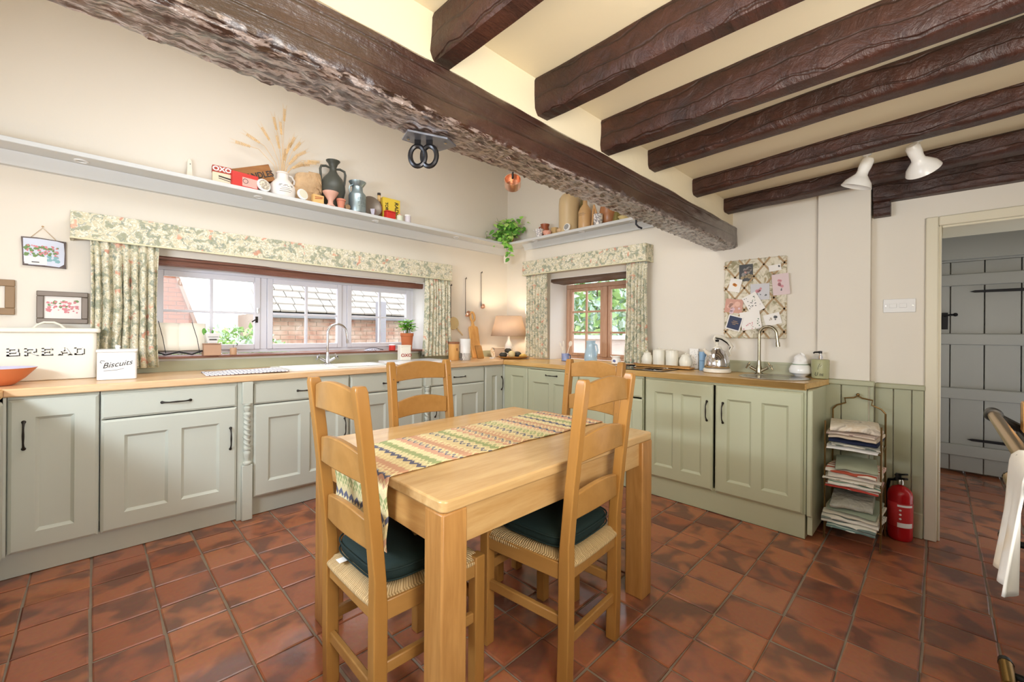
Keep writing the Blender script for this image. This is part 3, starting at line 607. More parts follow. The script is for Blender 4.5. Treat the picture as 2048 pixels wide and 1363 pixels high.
def handle(parent, x, z, horiz=False, L=0.13):
    pts = []; rs = []
    for i in range(13):
        t = i / 12; s_ = (t - .5) * L; d = -.004 - .022 * min(1, sin(pi * t) * 1.6); p = (s_, d, 0) if horiz else (0, d, s_)
        pts.append(p); rs.append(.0075 if i in (0, 12) else .0045 if i in (1, 11) else .0036 + .0012 * cos((t - .5) * 2 * pi) ** 2)
    m = MB().tube(pts, rs, 8)
    for s_ in (-L / 2, L / 2): m.ball((s_, -.004, 0) if horiz else (0, -.004, s_), (.0085, .005, .0085), 10, 6)
    o = m.build('handle', IRON, parent); o.location = (x, 0, z); part(o, 'dark iron bow handle'); return o
def unit(label, loc, rz, w, items, paint, z0=0.13, depth=0.56, group=None):
    """items: list of (kind, x, z, w, h, panels, handle spec)"""
    t = thing('base_cabinet', label, 'cabinet', loc, rz, group)
    MB().box(0.001, .019, .021, depth, z0, WB - .001).box(w - .019, w - .001, .021, depth, z0, WB - .001).box(.019, w - .019, .021, depth, z0, z0 + .018).box(.019, w - .019, depth - .01, depth, z0, WB).box(.019, w - .019, .021, .04, WB - .02, WB - .001).build('carcass', paint, t, flat=True)
    for kind, x, z, ww, hh, pn, hd in items:
        o = door_mb(ww, hh, pn).build(kind, paint, t, ang=20); o.location = (x, 0, z)
        if hd: handle(o, *hd)
    return t
def pan(n, w, h, st=.095, mid=.06, rail=.09, z1=None):
    if n == 1: return [(st, w - st, rail, (z1 or h - rail))]
    c_ = w / 2; return [(st, c_ - mid / 2, rail, (z1 or h - rail)), (c_ + mid / 2, w - st, rail, (z1 or h - rail))]
DZ0, DZ1, WZ_ = 0.13, 0.7305, 0.735
FY = 3.120
def full(x, w, n, hx, paint=SAGE, zt=.872): return ('door', x, DZ0, w, zt - DZ0, pan(n, w, zt - DZ0, st=.088 if n == 1 else .09), hx)
unit('sage cabinet with one tall panelled door, handle furthest from the twisted post', (-0.289, FY, 0), 0, 0.318, [full(.004, .310, 1, (.05, .568))], SAGE)
_f = MB().box(-.010, -.0005, -.014, .03, .13, WB - .001).build('corner_filler', SAGE, [o for o in C.objects if o.name == 'base_cabinet'][0])
unit('sage cabinet with a wide drawer over a two-panel door, nearest the tall single door', (0.031, FY, 0), 0, 0.626, [('drawer', .003, WZ_, .618, .135, None, (.315, .066, True)), ('door', .003, DZ0, .618, DZ1 - DZ0, pan(2, .618, DZ1 - DZ0, .092), (.583, .408))], SAGE)
unit('sage cabinet under the sink drainer between the first twisted post and the paired doors', (0.743, FY, 0), 0, 0.640, [('drawer', .003, WZ_, .632, .135, None, (.33, .066, True)), ('door', .003, DZ0, .632, DZ1 - DZ0, pan(2, .632, DZ1 - DZ0, .085), (.595, .37))], SAGE)
unit('sage cabinet beneath the tap with drawer and door, its handle on the drainer side', (1.386, FY, 0), 0, 0.645, [('drawer', .003, WZ_, .636, .135, None, (.33, .066, True)), ('door', .003, DZ0, .636, DZ1 - DZ0, pan(2, .636, DZ1 - DZ0, .085), (.04, .37))], SAGE)
unit('sage cabinet with drawer over door between the second twisted post and the corner door', (2.107, FY, 0), 0, 0.625, [('drawer', .003, WZ_, .617, .135, None, (.31, .066, True)), ('door', .003, DZ0, .617, DZ1 - DZ0, pan(2, .617, DZ1 - DZ0, .085), (.04, .40))], SAGE)
unit('narrow sage corner cabinet with a dark handle beside the inner corner', (2.735, FY, 0), 0, 0.245, [full(.004, .242, 1, (.215, .57))], SAGE)
MB().box(.2475, .262, -.016, .02, .13, WB - .001).build('corner_filler', SAGE, [o for o in C.objects if o.name.startswith('base_cabinet')][-1])
def twisted_post(x, lb):
    t = thing('twisted_post', lb, 'pilaster', (x, FY - .018, 0), group='twisted posts between the sage cabinets')
    MB().box(-.030, .030, .001, .05, 0.001, .355).build('plinth_block', SAGE, t, bevel=.004)
    MB().box(-.030, .030, .001, .05, .745, WB - .002).build('cap_block', SAGE, t, bevel=.004)
    MB().box(-.051, .037, .034, .08, 0.001, WB - .003).build('backing', SAGE, t)
    n = 20; m = MB(); rings = 40
    def fn(u, v):
        z = .46 + .215 * u; a = v * 2 * pi; r = .0165 + .0055 * sin(2 * (a) + u * 42); return (r * cos(a), .018 + r * sin(a), z)
    m.grid(fn, 64, n); m.build('twist', SAGE, t, ang=60)
    MB().lathe([(.020, .355), (.0245, .36), (.0245, .37), (.014, .378), (.013, .39), (.021, .42), (.022, .435), (.014, .447), (.022, .452), (.022, .462)], 16, (0, .018, 0)).build('lower_turning', SAGE, t)
    MB().lathe([(.022, .673), (.022, .683), (.013, .692), (.021, .71), (.022, .722), (.013, .732), (.0235, .738), (.0235, .747)], 16, (0, .018, 0)).build('upper_turning', SAGE, t)
twisted_post(.708, 'turned twisted post between cabinets, the nearer and taller-looking one'); twisted_post(2.068, 'turned twisted post seen through the back of the far wooden chair')
# right-hand run, turned to face the room (x local runs towards the camera)
RB = -pi / 2; FX = 2.982
def fullb(x, w, n, hx): return ('door', x, .150, w, .722, pan(n, w, .722, .075, .058, .088), hx)
unit('narrow sage panelled corner unit without a handle, right against the inner corner', (FX, 3.112, 0), RB, 0.33, [('door', .004, .15, .322, .722, [(.10, .27, .09, .64)], None)], SAGE2, .15, .52)
t = unit('sage fronted built-in appliance with a horizontal handle under the worktop', (FX - .006, 2.782, 0), RB, 0.60, [('door', .004, .15, .592, .715, pan(2, .592, .715, .07, .055, .08, .60), (.30, .672, True))], SAGE2, .15, .52)
unit('sage cabinet with drawer and door behind the chairs on the oak window side', (FX, 2.18, 0), RB, 0.60, [('drawer', .003, WZ_ - .012, .592, .145, None, (.30, .07, True)), ('door', .003, .15, .592, .56, pan(2, .592, .56, .08), (.04, .38))], SAGE2, .15, .52)
unit('wide sage double cabinet with tall two-panel doors at the end of the run', (FX, 1.565, 0), RB, 1.025, [fullb(.006, .492, 2, (.455, .54)), fullb(.514, .498, 2, (.050, .54))], SAGE2, .15, .47)
t = thing('end_panel', 'sage panelled end of the cabinet run behind the newspaper rack', 'cabinet', (FX + .001, .536, 0), 0)
MB().box(0, .028, -.028, 0, .145, WB - .001).build('corner_post', SAGE2, t, bevel=.008)
MB().box(.028, .44, -.026, 0, .03, WB - .001).build('side_board', SAGE2, t, bevel=.002)
# plinths
tag(MB().box(-.33, .665, 3.167, 3.19, .002, .128).build('plinth', SAGE, bevel=.002), 'sage plinth board under the cabinets before the first twisted post', 'plinth')
tag(MB().box(.745, 2.03, 3.167, 3.19, .002, .128).build('plinth', SAGE, bevel=.002), 'sage plinth board under the sink cabinets', 'plinth')
tag(MB().box(2.106, 3.0, 3.167, 3.19, .002, .128).build('plinth', SAGE, bevel=.002), 'sage plinth board under the corner cabinets beside the back wall', 'plinth')
tag(MB().box(3.004, 3.026, .545, 3.165, .002, .148).box(3.026, 3.42, .545, .567, .002, .148).build('plinth', SAGE2, bevel=.002), 'pale sage plinth board below the long double cabinet', 'plinth')
# left run, cabinet seen edge-on
unit('sage cabinet seen edge-on at the picture border below the other worktop', (-.297, 2.508, 0), pi / 2, .60, [('door', .004, .13, .592, .74, pan(2, .592, .74, .08), (.05, .57))], SAGE)
unit('next sage cabinet along the border, mostly outside the picture', (-.297, 1.89, 0), pi / 2, .61, [('door', .004, .13, .602, .74, pan(2, .602, .74, .08), (.05, .57))], SAGE)
# worktops -------------------------------------------------------------
def round_rect(x0, x1, y0, y1, r, corners='1111', n=6):
    P = []
    for (cx_, cy_, a0), on in zip(((x1 - r, y0 + r, -90), (x1 - r, y1 - r, 0), (x0 + r, y1 - r, 90), (x0 + r, y0 + r, 180)), corners):
        if on == '1': P += [(cx_ + r * cos(R_(a0 + 90 * i / n)), cy_ + r * sin(R_(a0 + 90 * i / n))) for i in range(n + 1)]
        else: P.append({-90: (x1, y0), 0: (x1, y1), 90: (x0, y1), 180: (x0, y0)}[a0])
    return P
SX0, SX1, SY0, SY1 = .99, 1.80, 3.225, 3.60     # cut-out for the long sink
m = MB().box(-.93, SX0, 3.104, 3.724, WB, WT).box(SX1, 2.962, 3.104, 3.724, WB, WT).box(SX0, SX1, 3.104, SY0, WB, WT).box(SX0, SX1, SY1, 3.724, WB, WT)
m = MB()
# one slab with a rectangular hole: ring of quads
O = [(-.93, 3.104), (2.963, 3.104), (3.0, 3.14), (3.515, 3.325), (3.515, 3.724), (-.93, 3.724)]
def slab_with_hole(outer, inner, z0, z1, name, mat):
    import bmesh
    bm = bmesh.new()
    def loop(P, z): vs = [bm.verts.new((x, y, z)) for x, y in P]; return vs, [bm.edges.new((vs[i], vs[(i + 1) % len(vs)])) for i in range(len(vs))]
    ov, oe = loop(outer, z1); iv, ie = loop(inner, z1)
    r = bmesh.ops.triangle_fill(bm, use_beauty=True, use_dissolve=False, edges=oe + ie)
    fs = [g for g in r['geom'] if isinstance(g, bmesh.types.BMFace)]
    e = bmesh.ops.extrude_face_region(bm, geom=fs); bmesh.ops.translate(bm, vec=(0, 0, z0 - z1), verts=[v for v in e['geom'] if isinstance(v, bmesh.types.BMVert)])
    bmesh.ops.recalc_face_normals(bm, faces=bm.faces); me = bpy.data.meshes.new(name); bm.to_mesh(me); bm.free(); me.materials.append(mat)
    me.polygons.foreach_set('use_smooth', [True] * len(me.polygons)); me.set_sharp_from_angle(angle=R_(30))
    o = bpy.data.objects.new(name, me); C.objects.link(o); md = o.modifiers.new('b', 'BEVEL'); md.width = .005; md.segments = 2; md.limit_method = 'ANGLE'; md.angle_limit = R_(50); return o
o = slab_with_hole([(-.296, 3.104), (2.9635, 3.104), (3.46, 3.60), (3.622, 3.60), (3.622, 3.724), (-.93, 3.724), (-.93, 3.66)], [(SX0, SY0), (SX1, SY0), (SX1, SY1), (SX0, SY1)], WB, WT, 'worktop', BEECH)
tag(o, 'long pale beech worktop along the back wall with the white sink', 'worktop')
SBX, SBY, SBR = 3.225, .765, .165
hole = [(SBX + SBR * cos(2 * pi * k / 40), SBY + SBR * sin(2 * pi * k / 40)) for k in range(40)]
outer = [(2.965, 3.102), (2.965, .545)] + [(2.965 + .055 - .055 * cos(R_(90 * i / 6)), .545 - .055 * sin(R_(90 * i / 6))) for i in range(7)] + [(3.458, .49), (3.458, .572), (XB - .014, .572), (XB - .014, 1.932), (3.80, 1.934), (3.80, 2.95), (XB - .002, 2.95), (XB - .002, 3.322), (3.622, 3.326), (3.622, 3.598), (3.462, 3.598)]
o = slab_with_hole(outer, hole, WB, WT, 'worktop', BEECHY); tag(o, 'golden wood worktop along the oak window wall with rounded end corner', 'worktop')
o = MB().prism([(-.93, .4), (-.298, .4), (-.298, 3.101), (-.93, 3.656)], WB, WT).build('worktop', BEECHY, bevel=.005); tag(o, 'edge of the third worktop at the picture border beside the bread bin', 'worktop')

# long white sink --------------------------------------------------------------
t = thing('kitchen_sink', 'long white ceramic sink with ribbed drainer set in the back worktop', 'sink', (0, 0, 0))
def rim_z(x, y): return WT + .006
m = MB()
BX0, BX1, BY0_, BY1_ = 1.36, 1.76, 3.26, 3.56
import bmesh
o = slab_with_hole(round_rect(.965, 1.825, 3.20, 3.625, .04), round_rect(BX0, BX1, BY0_, BY1_, .04), WT + .001, WT + .011, 'rim', CERAM); o.parent = t; o.modifiers.clear()
m = MB(); a = round_rect(BX0, BX1, BY0_, BY1_, .04); b = round_rect(BX0 + .02, BX1 - .02, BY0_ + .02, BY1_ - .02, .04); n = len(a)
m.add([(x, y, WT + .010) for x, y in a] + [(x, y, WT - .17) for x, y in b], [(i, (i + 1) % n, n + (i + 1) % n, n + i) for i in range(n)] + [tuple(range(n, 2 * n))]); m.build('bowl', CERAM, t)
m = MB()
for k in range(9): m.bar((1.02, 3.27 + .035 * k, WT + .013), (1.32, 3.27 + .035 * k, WT + .013), .012, .005)
m.build('drainer_ribs', CERAM, t, bevel=.002)
MB().box(1.325, 1.345, 3.25, 3.57, WT + .011, WT + .018).build('drainer_lip', CERAM, t, bevel=.003)
def mixer(label, loc, rz, mat, hh=.30, r=.0095, reach=.11):
    t = thing('mixer_tap', label, 'tap', loc, rz)
    MB().lathe([(.030, 0), (.030, .006), (.020, .012), (.018, .05), (.014, .065), (.0125, .10)], 20).build('tap_body', mat, t)
    pts = [(0, 0, .05), (0, 0, hh - reach / 2)] + [(reach / 2 - reach / 2 * cos(R_(a)), 0, hh - reach / 2 + reach / 2 * sin(R_(a))) for a in range(15, 166, 15)] + [(reach, 0, hh - reach / 2 - .0), (reach + .006, 0, hh - reach / 2 - .06)]
    MB().tube(pts, r, 12).build('spout', mat, t)
    MB().tube([(reach + .006, 0, hh - reach / 2 - .055), (reach + .009, 0, hh - reach / 2 - .085)], r * 1.3, 12).build('nozzle', mat, t)
    for s_ in (-1, 1):
        m = MB(); h = m.tube([(s_ * .008, 0, .022), (s_ * .058, 0, .050)], .0105, 10).build('valve', mat, t)
        c_ = Vector((s_ * .074, 0, .062)); m = MB(); d = Vector((s_ * .85, 0, .5)); e1 = Vector((0, 1, 0)); e2 = d.cross(e1)
        m.tube([c_ - e1 * .028, c_ + e1 * .028], [.0055, .0055]).tube([c_ - e2 * .028, c_ + e2 * .028], .0055).ball(c_, .010, 8, 6); m.build('cross_handle', mat, h)
    return t
mixer('tall swan-neck chrome mixer tap with cross handles at the white sink', (1.395, 3.59, WT + .011), R_(-8), CHROME, .335, .0100, .155)
# round sink
t = thing('round_sink', 'small round stainless steel sink in the golden worktop', 'sink', (SBX, SBY, WT))
MB().lathe([(.205, .0005), (.206, .003), (.200, .0055), (.165, .004), (.158, -.001), (.150, -.03), (.135, -.11), (.11, -.14), (.03, -.145), (.0001, -.146)], 48).build('bowl', STEEL, t)
MB().lathe([(.03, -.1445), (.03, -.142), (.0001, -.142)], 20).build('drain', STEEL, t)
mixer('tall brushed nickel swan-neck tap with cross handles at the round sink', (3.405, .90, WT), R_(-95), NICKEL, .342, .0105, .112)
# hob
t = thing('hob', 'black glass hob set flush in the golden worktop', 'hob', (0, 0, WT))
MB().prism(round_rect(3.02, 3.48, 1.44, 2.0, .02), .0005, .006).build('glass_top', HOBG, t, bevel=.002)
for x, y, r in ((3.14, 1.57, .075), (3.36, 1.57, .06), (3.14, 1.86, .06), (3.36, 1.86, .08)): MB().lathe([(r, .0062), (r, .0067), (r - .003, .0067), (r - .003, .0062)], 32, (x, y, 0)).build('ring_mark', STEEL, t)

# ---------------------------------------------------------------- table, runner
t = thing('dining_table', 'solid pine rectangular kitchen table with chunky square legs', 'table', (1.268, 1.393, 0))
tb = MB().prism(round_rect(-.597, .597, -.458, .458, .022), .7205, .755).build('table_top', PINE_T, t, bevel=.006, seg=3)
for sx in (-1, 1):
    for sy in (-1, 1): MB().box(sx * .552 - .044, sx * .552 + .044, sy * .412 - .044, sy * .412 + .044, 0, .720).build('leg', PINE_Z, t, bevel=.006)
for sy in (-1, 1): MB().box(-.508, .508, sy * .425 - .012, sy * .425 + .012, .610, .720).build('apron', PINE_X, t, bevel=.002)
for sx in (-1, 1): MB().box(sx * .565 - .012, sx * .565 + .012, -.368, .368, .610, .720).build('apron', PINE_Y, t, bevel=.002)
m = MB()
def runfn(u, v):
    # path: hangs .27 over the near end, lies flat, and folds over the far end
    L = u * 1.60; y = 1.412 + (v - .5) * .395
    if L < .25: x, z = .662 - .004 * sin(L * 40), .757 - (.25 - L)
    elif L < .265: a = (L - .25) / .015 * pi / 2; x, z = .671 - .009 * cos(a), .757 + .004 * sin(a) - .002
    else:
        x = .671 + (L - .265); z = .7595
        if x > 1.70: z += .006 * max(0, sin((v * 3.2 + x * 9) * 2.2)) * (x - 1.70) / .2 + .001
        if x > 1.868: z -= (x - 1.868) * .9; x = 1.868 + (x - 1.868) * .5
    z += .0012 * sin(u * 70 + v * 5) * (1 if .3 < L else 0)
    return (x, y + .004 * sin(u * 25), z)
m.grid(runfn, 130, 24, uv=True); o = m.build('table_runner', RUN, solid=.0022); tag(o, 'woven zig-zag table runner in orange, green, navy and cream along the pine table', 'table runner')

# ---------------------------------------------------------------- chairs (x forward, seat centre at origin)
def chair(label, loc, rz, cushion_lb, cz):
    t = thing('ladder_back_chair', label, 'chair', loc, rz, 'ladder-back chairs around the table')
    HW = .170; xr, xf = -.182, .180
    def post(s_):
        m = MB(); pts = []
        prof = [(0, xr + .004), (.20, xr), (.42, xr), (.50, xr - .002), (.70, xr - .020), (.90, xr - .042), (1.045, xr - .060), (1.062, xr - .062)]
        vs = []
        for i, (z, x) in enumerate(prof):
            hw = .020 if i < 4 else .018 if i < 7 else .015; hd = .022 if z < .5 else .019 if i < 7 else .015
            for a, b in ((-1, -1), (1, -1), (1, 1), (-1, 1)): vs.append((x + a * hd, s_ * HW + b * hw, z))
        fs = [(0, 3, 2, 1), tuple(range(len(vs) - 4, len(vs)))]
        for i in range(len(prof) - 1):
            for k in range(4): fs.append((i * 4 + k, i * 4 + (k + 1) % 4, i * 4 + 4 + (k + 1) % 4, i * 4 + 4 + k))
        m.add(vs, fs); return m.build('back_post', CH, t, bevel=.004)
    for s_ in (-1, 1):
        p = post(s_)
        for z in (1.005, .825):
            MB().ball((0, 0, 0), (.004, .004, .004), 8, 5).build('dowel_plug', DARKW, p, loc=(xr - .0 + .021 - (z - .5) * .11 + .0, s_ * HW, z - .03))
    for s_ in (-1, 1): MB().bar((xf, s_ * .182, 0), (xf, s_ * .182, .445), .042, .042, up=(0, 1, 0)).build('front_leg', CH, t, bevel=.004)
    def rail(zc, h, arch, xo):
        m = MB(); n = 14; vs = []
        for i in range(n + 1):
            f = i / n; y = (f - .5) * (2 * HW - .040); bow = -.014 * sin(pi * f); ar = arch * sin(pi * f)
            lo = arch * .35 * sin(pi * f)
            for dx, z in ((-.010, zc - h / 2 + lo), (.010, zc - h / 2 + lo), (.010, zc + h / 2 + ar), (-.010, zc + h / 2 + ar)): vs.append((xo + bow + dx, y, z))
        fs = [(0, 3, 2, 1), tuple(range(n * 4, n * 4 + 4))]
        for i in range(n):
            for k in range(4): fs.append((i * 4 + k, i * 4 + (k + 1) % 4, i * 4 + 4 + (k + 1) % 4, i * 4 + 4 + k))
        m.add(vs, fs); m.build('back_rail', CHR, t, bevel=.004, ang=50)
    rail(1.000, .078, .022, xr - .053); rail(.820, .082, .022, xr - .034); rail(.620, .082, .020, xr - .010)
    # seat frame
    for s_ in (-1, 1): MB().bar((xr + .02, s_ * .171, .405), (xf - .018, s_ * .183, .405), .026, .058).build('seat_rail', CHR, t, bevel=.003)
    MB().bar((xf, -.164, .405), (xf, .164, .405), .026, .058).build('seat_rail', CHR, t, bevel=.003)
    MB().bar((xr, -.150, .405), (xr, .150, .405), .026, .058).build('seat_rail', CHR, t, bevel=.003)
    # rush seat: four woven triangles on a puffed pad
    m = MB(); nn = 28
    for side in range(4):
        def fn(u, v, side=side):
            # u across the rim 0..1, v from rim to centre
            a = (u * 2 - 1); e = [(a, -1), (1, a), (-a, 1), (-1, -a)][side]; X, Y = e[0] * (1 - v), e[1] * (1 - v)
            hx = .196; hy = .178 + .012 * X
            rr = max(abs(X), abs(Y)); z = .437 + .020 * math.sqrt(max(0, 1 - rr ** 6)) - .010 * (1 - rr)
            cr = 1 - .03 * (abs(X) * abs(Y)) ** 4
            return (X * hx * cr, Y * hy * cr, z)
        k = len(m.v); m.grid(fn, nn, 12)
        for i in range(nn + 1):
            for j in range(13): m.uv[k + i * 13 + j] = (i / nn * 1.0, j / 12 * .02)
        k = len(m.v)
        def fn2(u, v, side=side):
            a = (u * 2 - 1); e = [(a, -1), (1, a), (-a, 1), (-1, -a)][side]; ang = v * pi
            hx = .196; hy = .178 + .012 * e[0]; out = .012 * sin(ang); cr = 1 - .03 * (abs(e[0]) * abs(e[1])) ** 4
            return ((e[0] * hx + e[0] * out * (abs(e[0]) > .99)) * cr, (e[1] * hy + e[1] * out * (abs(e[1]) > .99)) * cr, .437 - .0115 + .0115 * cos(ang) + .0)
        m.grid(fn2, nn, 6)
        for i in range(nn + 1):
            for j in range(7): m.uv[k + i * 7 + j] = (i / nn * 1.0, j / 6 * .02)
    m.build('rush_seat', RUSH, t, ang=70)
    # stretchers
    for s_ in (-1, 1): MB().bar((xr, s_ * .170, .235), (xf, s_ * .182, .235), .020, .036).build('stretcher', CHR, t, bevel=.004)
    MB().bar((xf, -.165, .30), (xf, .165, .30), .020, .036).build('stretcher', CHR, t, bevel=.004); MB().bar((xr, -.155, .17), (xr, .155, .17), .020, .036).build('stretcher', CHR, t, bevel=.004)
    # cushion
    k = thing('seat_cushion', cushion_lb, 'cushion', (loc[0], loc[1], 0), rz, 'bottle green seat cushions')
    def cf(u, v):
        a = u * 2 * pi; ph = v * pi; ex = .34
        sp = lambda c_, e: math.copysign(abs(c_) ** e, c_)
        x = .165 * sp(cos(a), .45) * sp(sin(ph), .35); y = .172 * sp(sin(a), .45) * sp(sin(ph), .35); z = cz + .030 + .031 * sp(cos(ph), .62)
        return (x - .012, y * (1.0), z + .003 * noise.noise((x * 12, y * 12, z * 5)) * (1 if z > cz + .03 else 0))
    MB().grid(cf, 48, 18).build('pad', GREENC, k, ang=80)
    e = MB()
    for zz in (cz + .016, cz + .046): e.tube([(.168 * math.copysign(abs(cos(a)) ** .45, cos(a)) - .012, .175 * math.copysign(abs(sin(a)) ** .45, sin(a)), zz) for a in [2 * pi * i / 48 for i in range(48)]], .003, 6, closed=True)
    e.build('piping', GREENC, k)
    return t, k
CZ = .4585
t1, k1 = chair('ladder-back chair nearest the camera at the short end of the table', (.772, 1.305, 0), 0, 'bottle green cushion on the nearest chair with a white care tag', CZ)
t2, k2 = chair('ladder-back chair on the near long side, its back cutting across the runner', (1.30, 1.073, 0), R_(94), 'bottle green cushion on the chair by the near long side', CZ)
t3, k3 = chair('ladder-back chair on the far long side facing the camera, in front of the sink cabinets', (1.235, 1.690, 0), R_(-90), 'bottle green cushion on the far chair mostly under the table', CZ)
t4, k4 = chair('ladder-back chair at the far short end of the table, in front of the hob', (1.745, 1.345, 0), R_(180), 'bottle green cushion on the chair at the far end of the table', CZ)
MB().box(-.200, -.172, .055, .085, CZ + .004, CZ + .0055).build('care_tag', PAPER, k1)
# tie bow lying on the nearest cushion
BTIE = plain('beige_rope', 'a78f66', 0.9, bump=.5)
o = MB().tube([(.83, 1.36, .527), (.85, 1.31, .535), (.87, 1.26, .529), (.90, 1.22, .530)], .012, 8).tube([(.84, 1.33, .53), (.80, 1.30, .533), (.79, 1.25, .529)], .011, 8).tube([(.86, 1.30, .535), (.89, 1.31, .533), (.91, 1.29, .529)], .010, 8).build('rope_tassel', BTIE); tag(o, 'beige knotted tassel lying on the nearest green cushion', 'tassel')
# ---------------------------------------------------------------- curtains and pelmets
def pelmet(label, size, loc, rz):
    t = thing('pelmet', label, 'pelmet', loc, rz); w_, d, h = size
    m = MB().box(0, w_, -d, -d + .016, 0, h).box(0, .016, -d + .016, 0, 0, h).box(w_ - .016, w_, -d + .016, 0, 0, h).box(.016, w_ - .016, -d + .016, 0, h - .012, h)
    m.build('fabric_front', FLORAL, t, bevel=.004)
    m = MB().box(0, w_, -d - .0015, -d, .0, .009).box(-.0015, 0, -d, 0, 0, .009).box(w_, w_ + .0015, -d, 0, 0, .009); m.build('piping', plain('pale_green_piping', 'd3cfae', .8), t)
    return t
pelmet('long floral fabric pelmet over the white window', (2.80, .12, .165), (-.098, YA - .002, 1.757), 0)
pelmet('short floral fabric pelmet over the oak window', (1.475, .14, .155), (XB - .002, 3.245, 1.842), -pi / 2)
def curtain(label, w_top, w_bot, h, folds, amp, loc, rz, seed, group=None):
    t = thing('curtain', label, 'curtain', loc, rz, 'floral curtains at the two windows'); r = random.Random(seed)
    ph = [r.uniform(-.5, .5) for _ in range(60)]; am = [r.uniform(.5, 1.25) for _ in range(60)]
    def fn(u, v):
        z = h * (1 - v); f = u * folds; i = int(f); q = ph[i] * (1 - (f - i)) + ph[i + 1] * (f - i); A = am[i] * (1 - (f - i)) + am[i + 1] * (f - i)
        wv = sin((f + q * .5) * 2 * pi) ; a = amp * A * (0.45 + .55 * min(1, v * 5)) * (1 + .25 * v)
        w = w_top + (w_bot - w_top) * v - .02 * sin(pi * v)
        x = (u - .5) * w + .35 * a * cos((f + q) * 2 * pi) * .5 + .006 * noise.noise((u * 4, v * 3, seed))
        y = -.035 + a * wv + .012 * noise.noise((u * 5, v * 2.5, seed + 4))
        if v < .04: y = -.035 + (y + .035) * .8
        return (x, y, z)
    MB().grid(fn, int(folds * 12), 40).build('drape', FLORAL, t, ang=180, solid=.002)
    def hem(u):
        p = fn(u, 1.0); return (p[0], p[1] - .001, p[2] + .003)
    MB().tube([hem(i / 80) for i in range(81)], .0018, 5).build('hem', plain('curtain_hem_cream', 'dcd4b4', .9), t)
    return t
curtain('floral curtain hanging behind the biscuit tin at the long window', .325, .335, .79, 7.5, .024, (.150, 3.668, .968), 0, 1)
curtain('floral curtain at the corner end of the long window above the basil', .30, .33, .79, 8, .022, (2.535, 3.672, .968), 0, 2)
curtain('floral curtain at the corner side of the oak window behind the fruit tray', .295, .29, .90, 7, .020, (3.455, 3.065, .945), -pi / 2, 3)
curtain('floral curtain at the oak window beside the white storage jars', .20, .225, .90, 6, .020, (3.452, 1.875, .945), -pi / 2, 4)

# ---------------------------------------------------------------- things on the back worktop
t = thing('bread_bin', 'large cream enamel bread bin lettered BREAD', 'bread bin', (-.178, 3.50, WT + .0015), 0)
MB().prism(round_rect(-.197, .197, 0, .205, .018), 0, .265).build('body', CREAM, t, bevel=.004)
lid = MB().prism(round_rect(-.212, .212, -.012, .215, .02), .265, .292).build('lid', CREAM, t, bevel=.008, seg=3)
MB().tube([(-.062, .10, .288), (-.045, .10, .310), (-.02, .10, .324), (.02, .10, .324), (.045, .10, .310), (.062, .10, .288)], .006, 8).build('lid_handle', CREAM, lid)
INK = plain('black_lettering', '2a2523', 0.5); INKW = plain('cream_lettering', 'f2ecdc', 0.4)
def serif_word(parent, word, h, x0, z0, y, mat, sp, k_=.20):
    """slab-serif capitals drawn as boxes; B R E A D O X"""
    Gl = {'B': [('v', 0), ('h', 0, .0, .75), ('h', .46, 0, .7), ('h', 1, 0, .7), ('a', .75, .02, .46), ('a', .68, .5, .98)],
          'R': [('v', 0), ('h', 1, 0, .7), ('h', .46, 0, .7), ('a', .7, .5, .98), ('d', .35, .46, .9, 0)],
          'E': [('v', 0), ('h', 0, 0, .8), ('h', .48, 0, .55), ('h', 1, 0, .8), ('t', .8, 0, .22), ('t', .8, .78, 1), ('t', .55, .36, .6)],
          'A': [('d', .02, 0, .42, 1), ('d', .46, 1, .9, 0), ('h', .34, .2, .7)],
          'D': [('v', 0), ('h', 0, 0, .66), ('h', 1, 0, .66), ('a', .64, .1, .9)]}
    m = MB(); x = x0; s_ = h * k_; H = h; h = h * 1.22
    for ch in word:
        for g in Gl[ch]:
            if g[0] == 'v': m.box(x, x + s_ * 1.25, y - .0012, y, z0, z0 + H)
            if g[0] == 'h': m.box(x + g[2] * h, x + g[3] * h, y - .0012, y, z0 + g[1] * (H - s_ * .75), z0 + g[1] * (H - s_ * .75) + s_ * .75)
            if g[0] == 'a': m.box(x + g[1] * h, x + g[1] * h + s_ * 1.15, y - .0012, y, z0 + g[2] * H, z0 + g[3] * H)
            if g[0] == 't': m.box(x + g[1] * h - s_ * .4, x + g[1] * h + s_ * .3, y - .0012, y, z0 + g[2] * H, z0 + g[3] * H)
            if g[0] == 'd': m.bar((x + g[1] * h, y - .0006, z0 + g[2] * h), (x + g[3] * h, y - .0006, z0 + g[4] * h), .0012, s_ * 1.1, up=(0, 1, 0)) if False else m.prism([(x + g[1] * h, z0 + g[2] * H), (x + g[1] * h + s_ * 1.2, z0 + g[2] * H), (x + g[3] * h + s_ * 1.2, z0 + g[4] * H), (x + g[3] * h, z0 + g[4] * H)], y - .0012, y, 'y')
        if ch in 'BRAD' or ch == 'E':
            if ch == 'A': m.box(x - .1 * h, x + .3 * h, y - .0012, y, z0, z0 + .07 * h).box(x + .72 * h, x + 1.1 * h, y - .0012, y, z0, z0 + .07 * h)
            else: m.box(x - .09 * h, x + .12 * h, y - .0012, y, z0, z0 + .07 * h).box(x - .09 * h, x + .12 * h, y - .0012, y, z0 + .93 * H, z0 + H)
        x += sp
    return m.build('lettering', mat, parent, flat=True)
serif_word(t, 'BREAD', .038, -.148 + .0045, .142 - .0050, -.0006, INK, .063)
serif_word(t, 'BREAD', .038, -.148 + .0025, .142 - .0025, -.0012, INK, .063)
serif_word(t, 'BREAD', .038, -.148, .142, -.0022, INKW, .063)
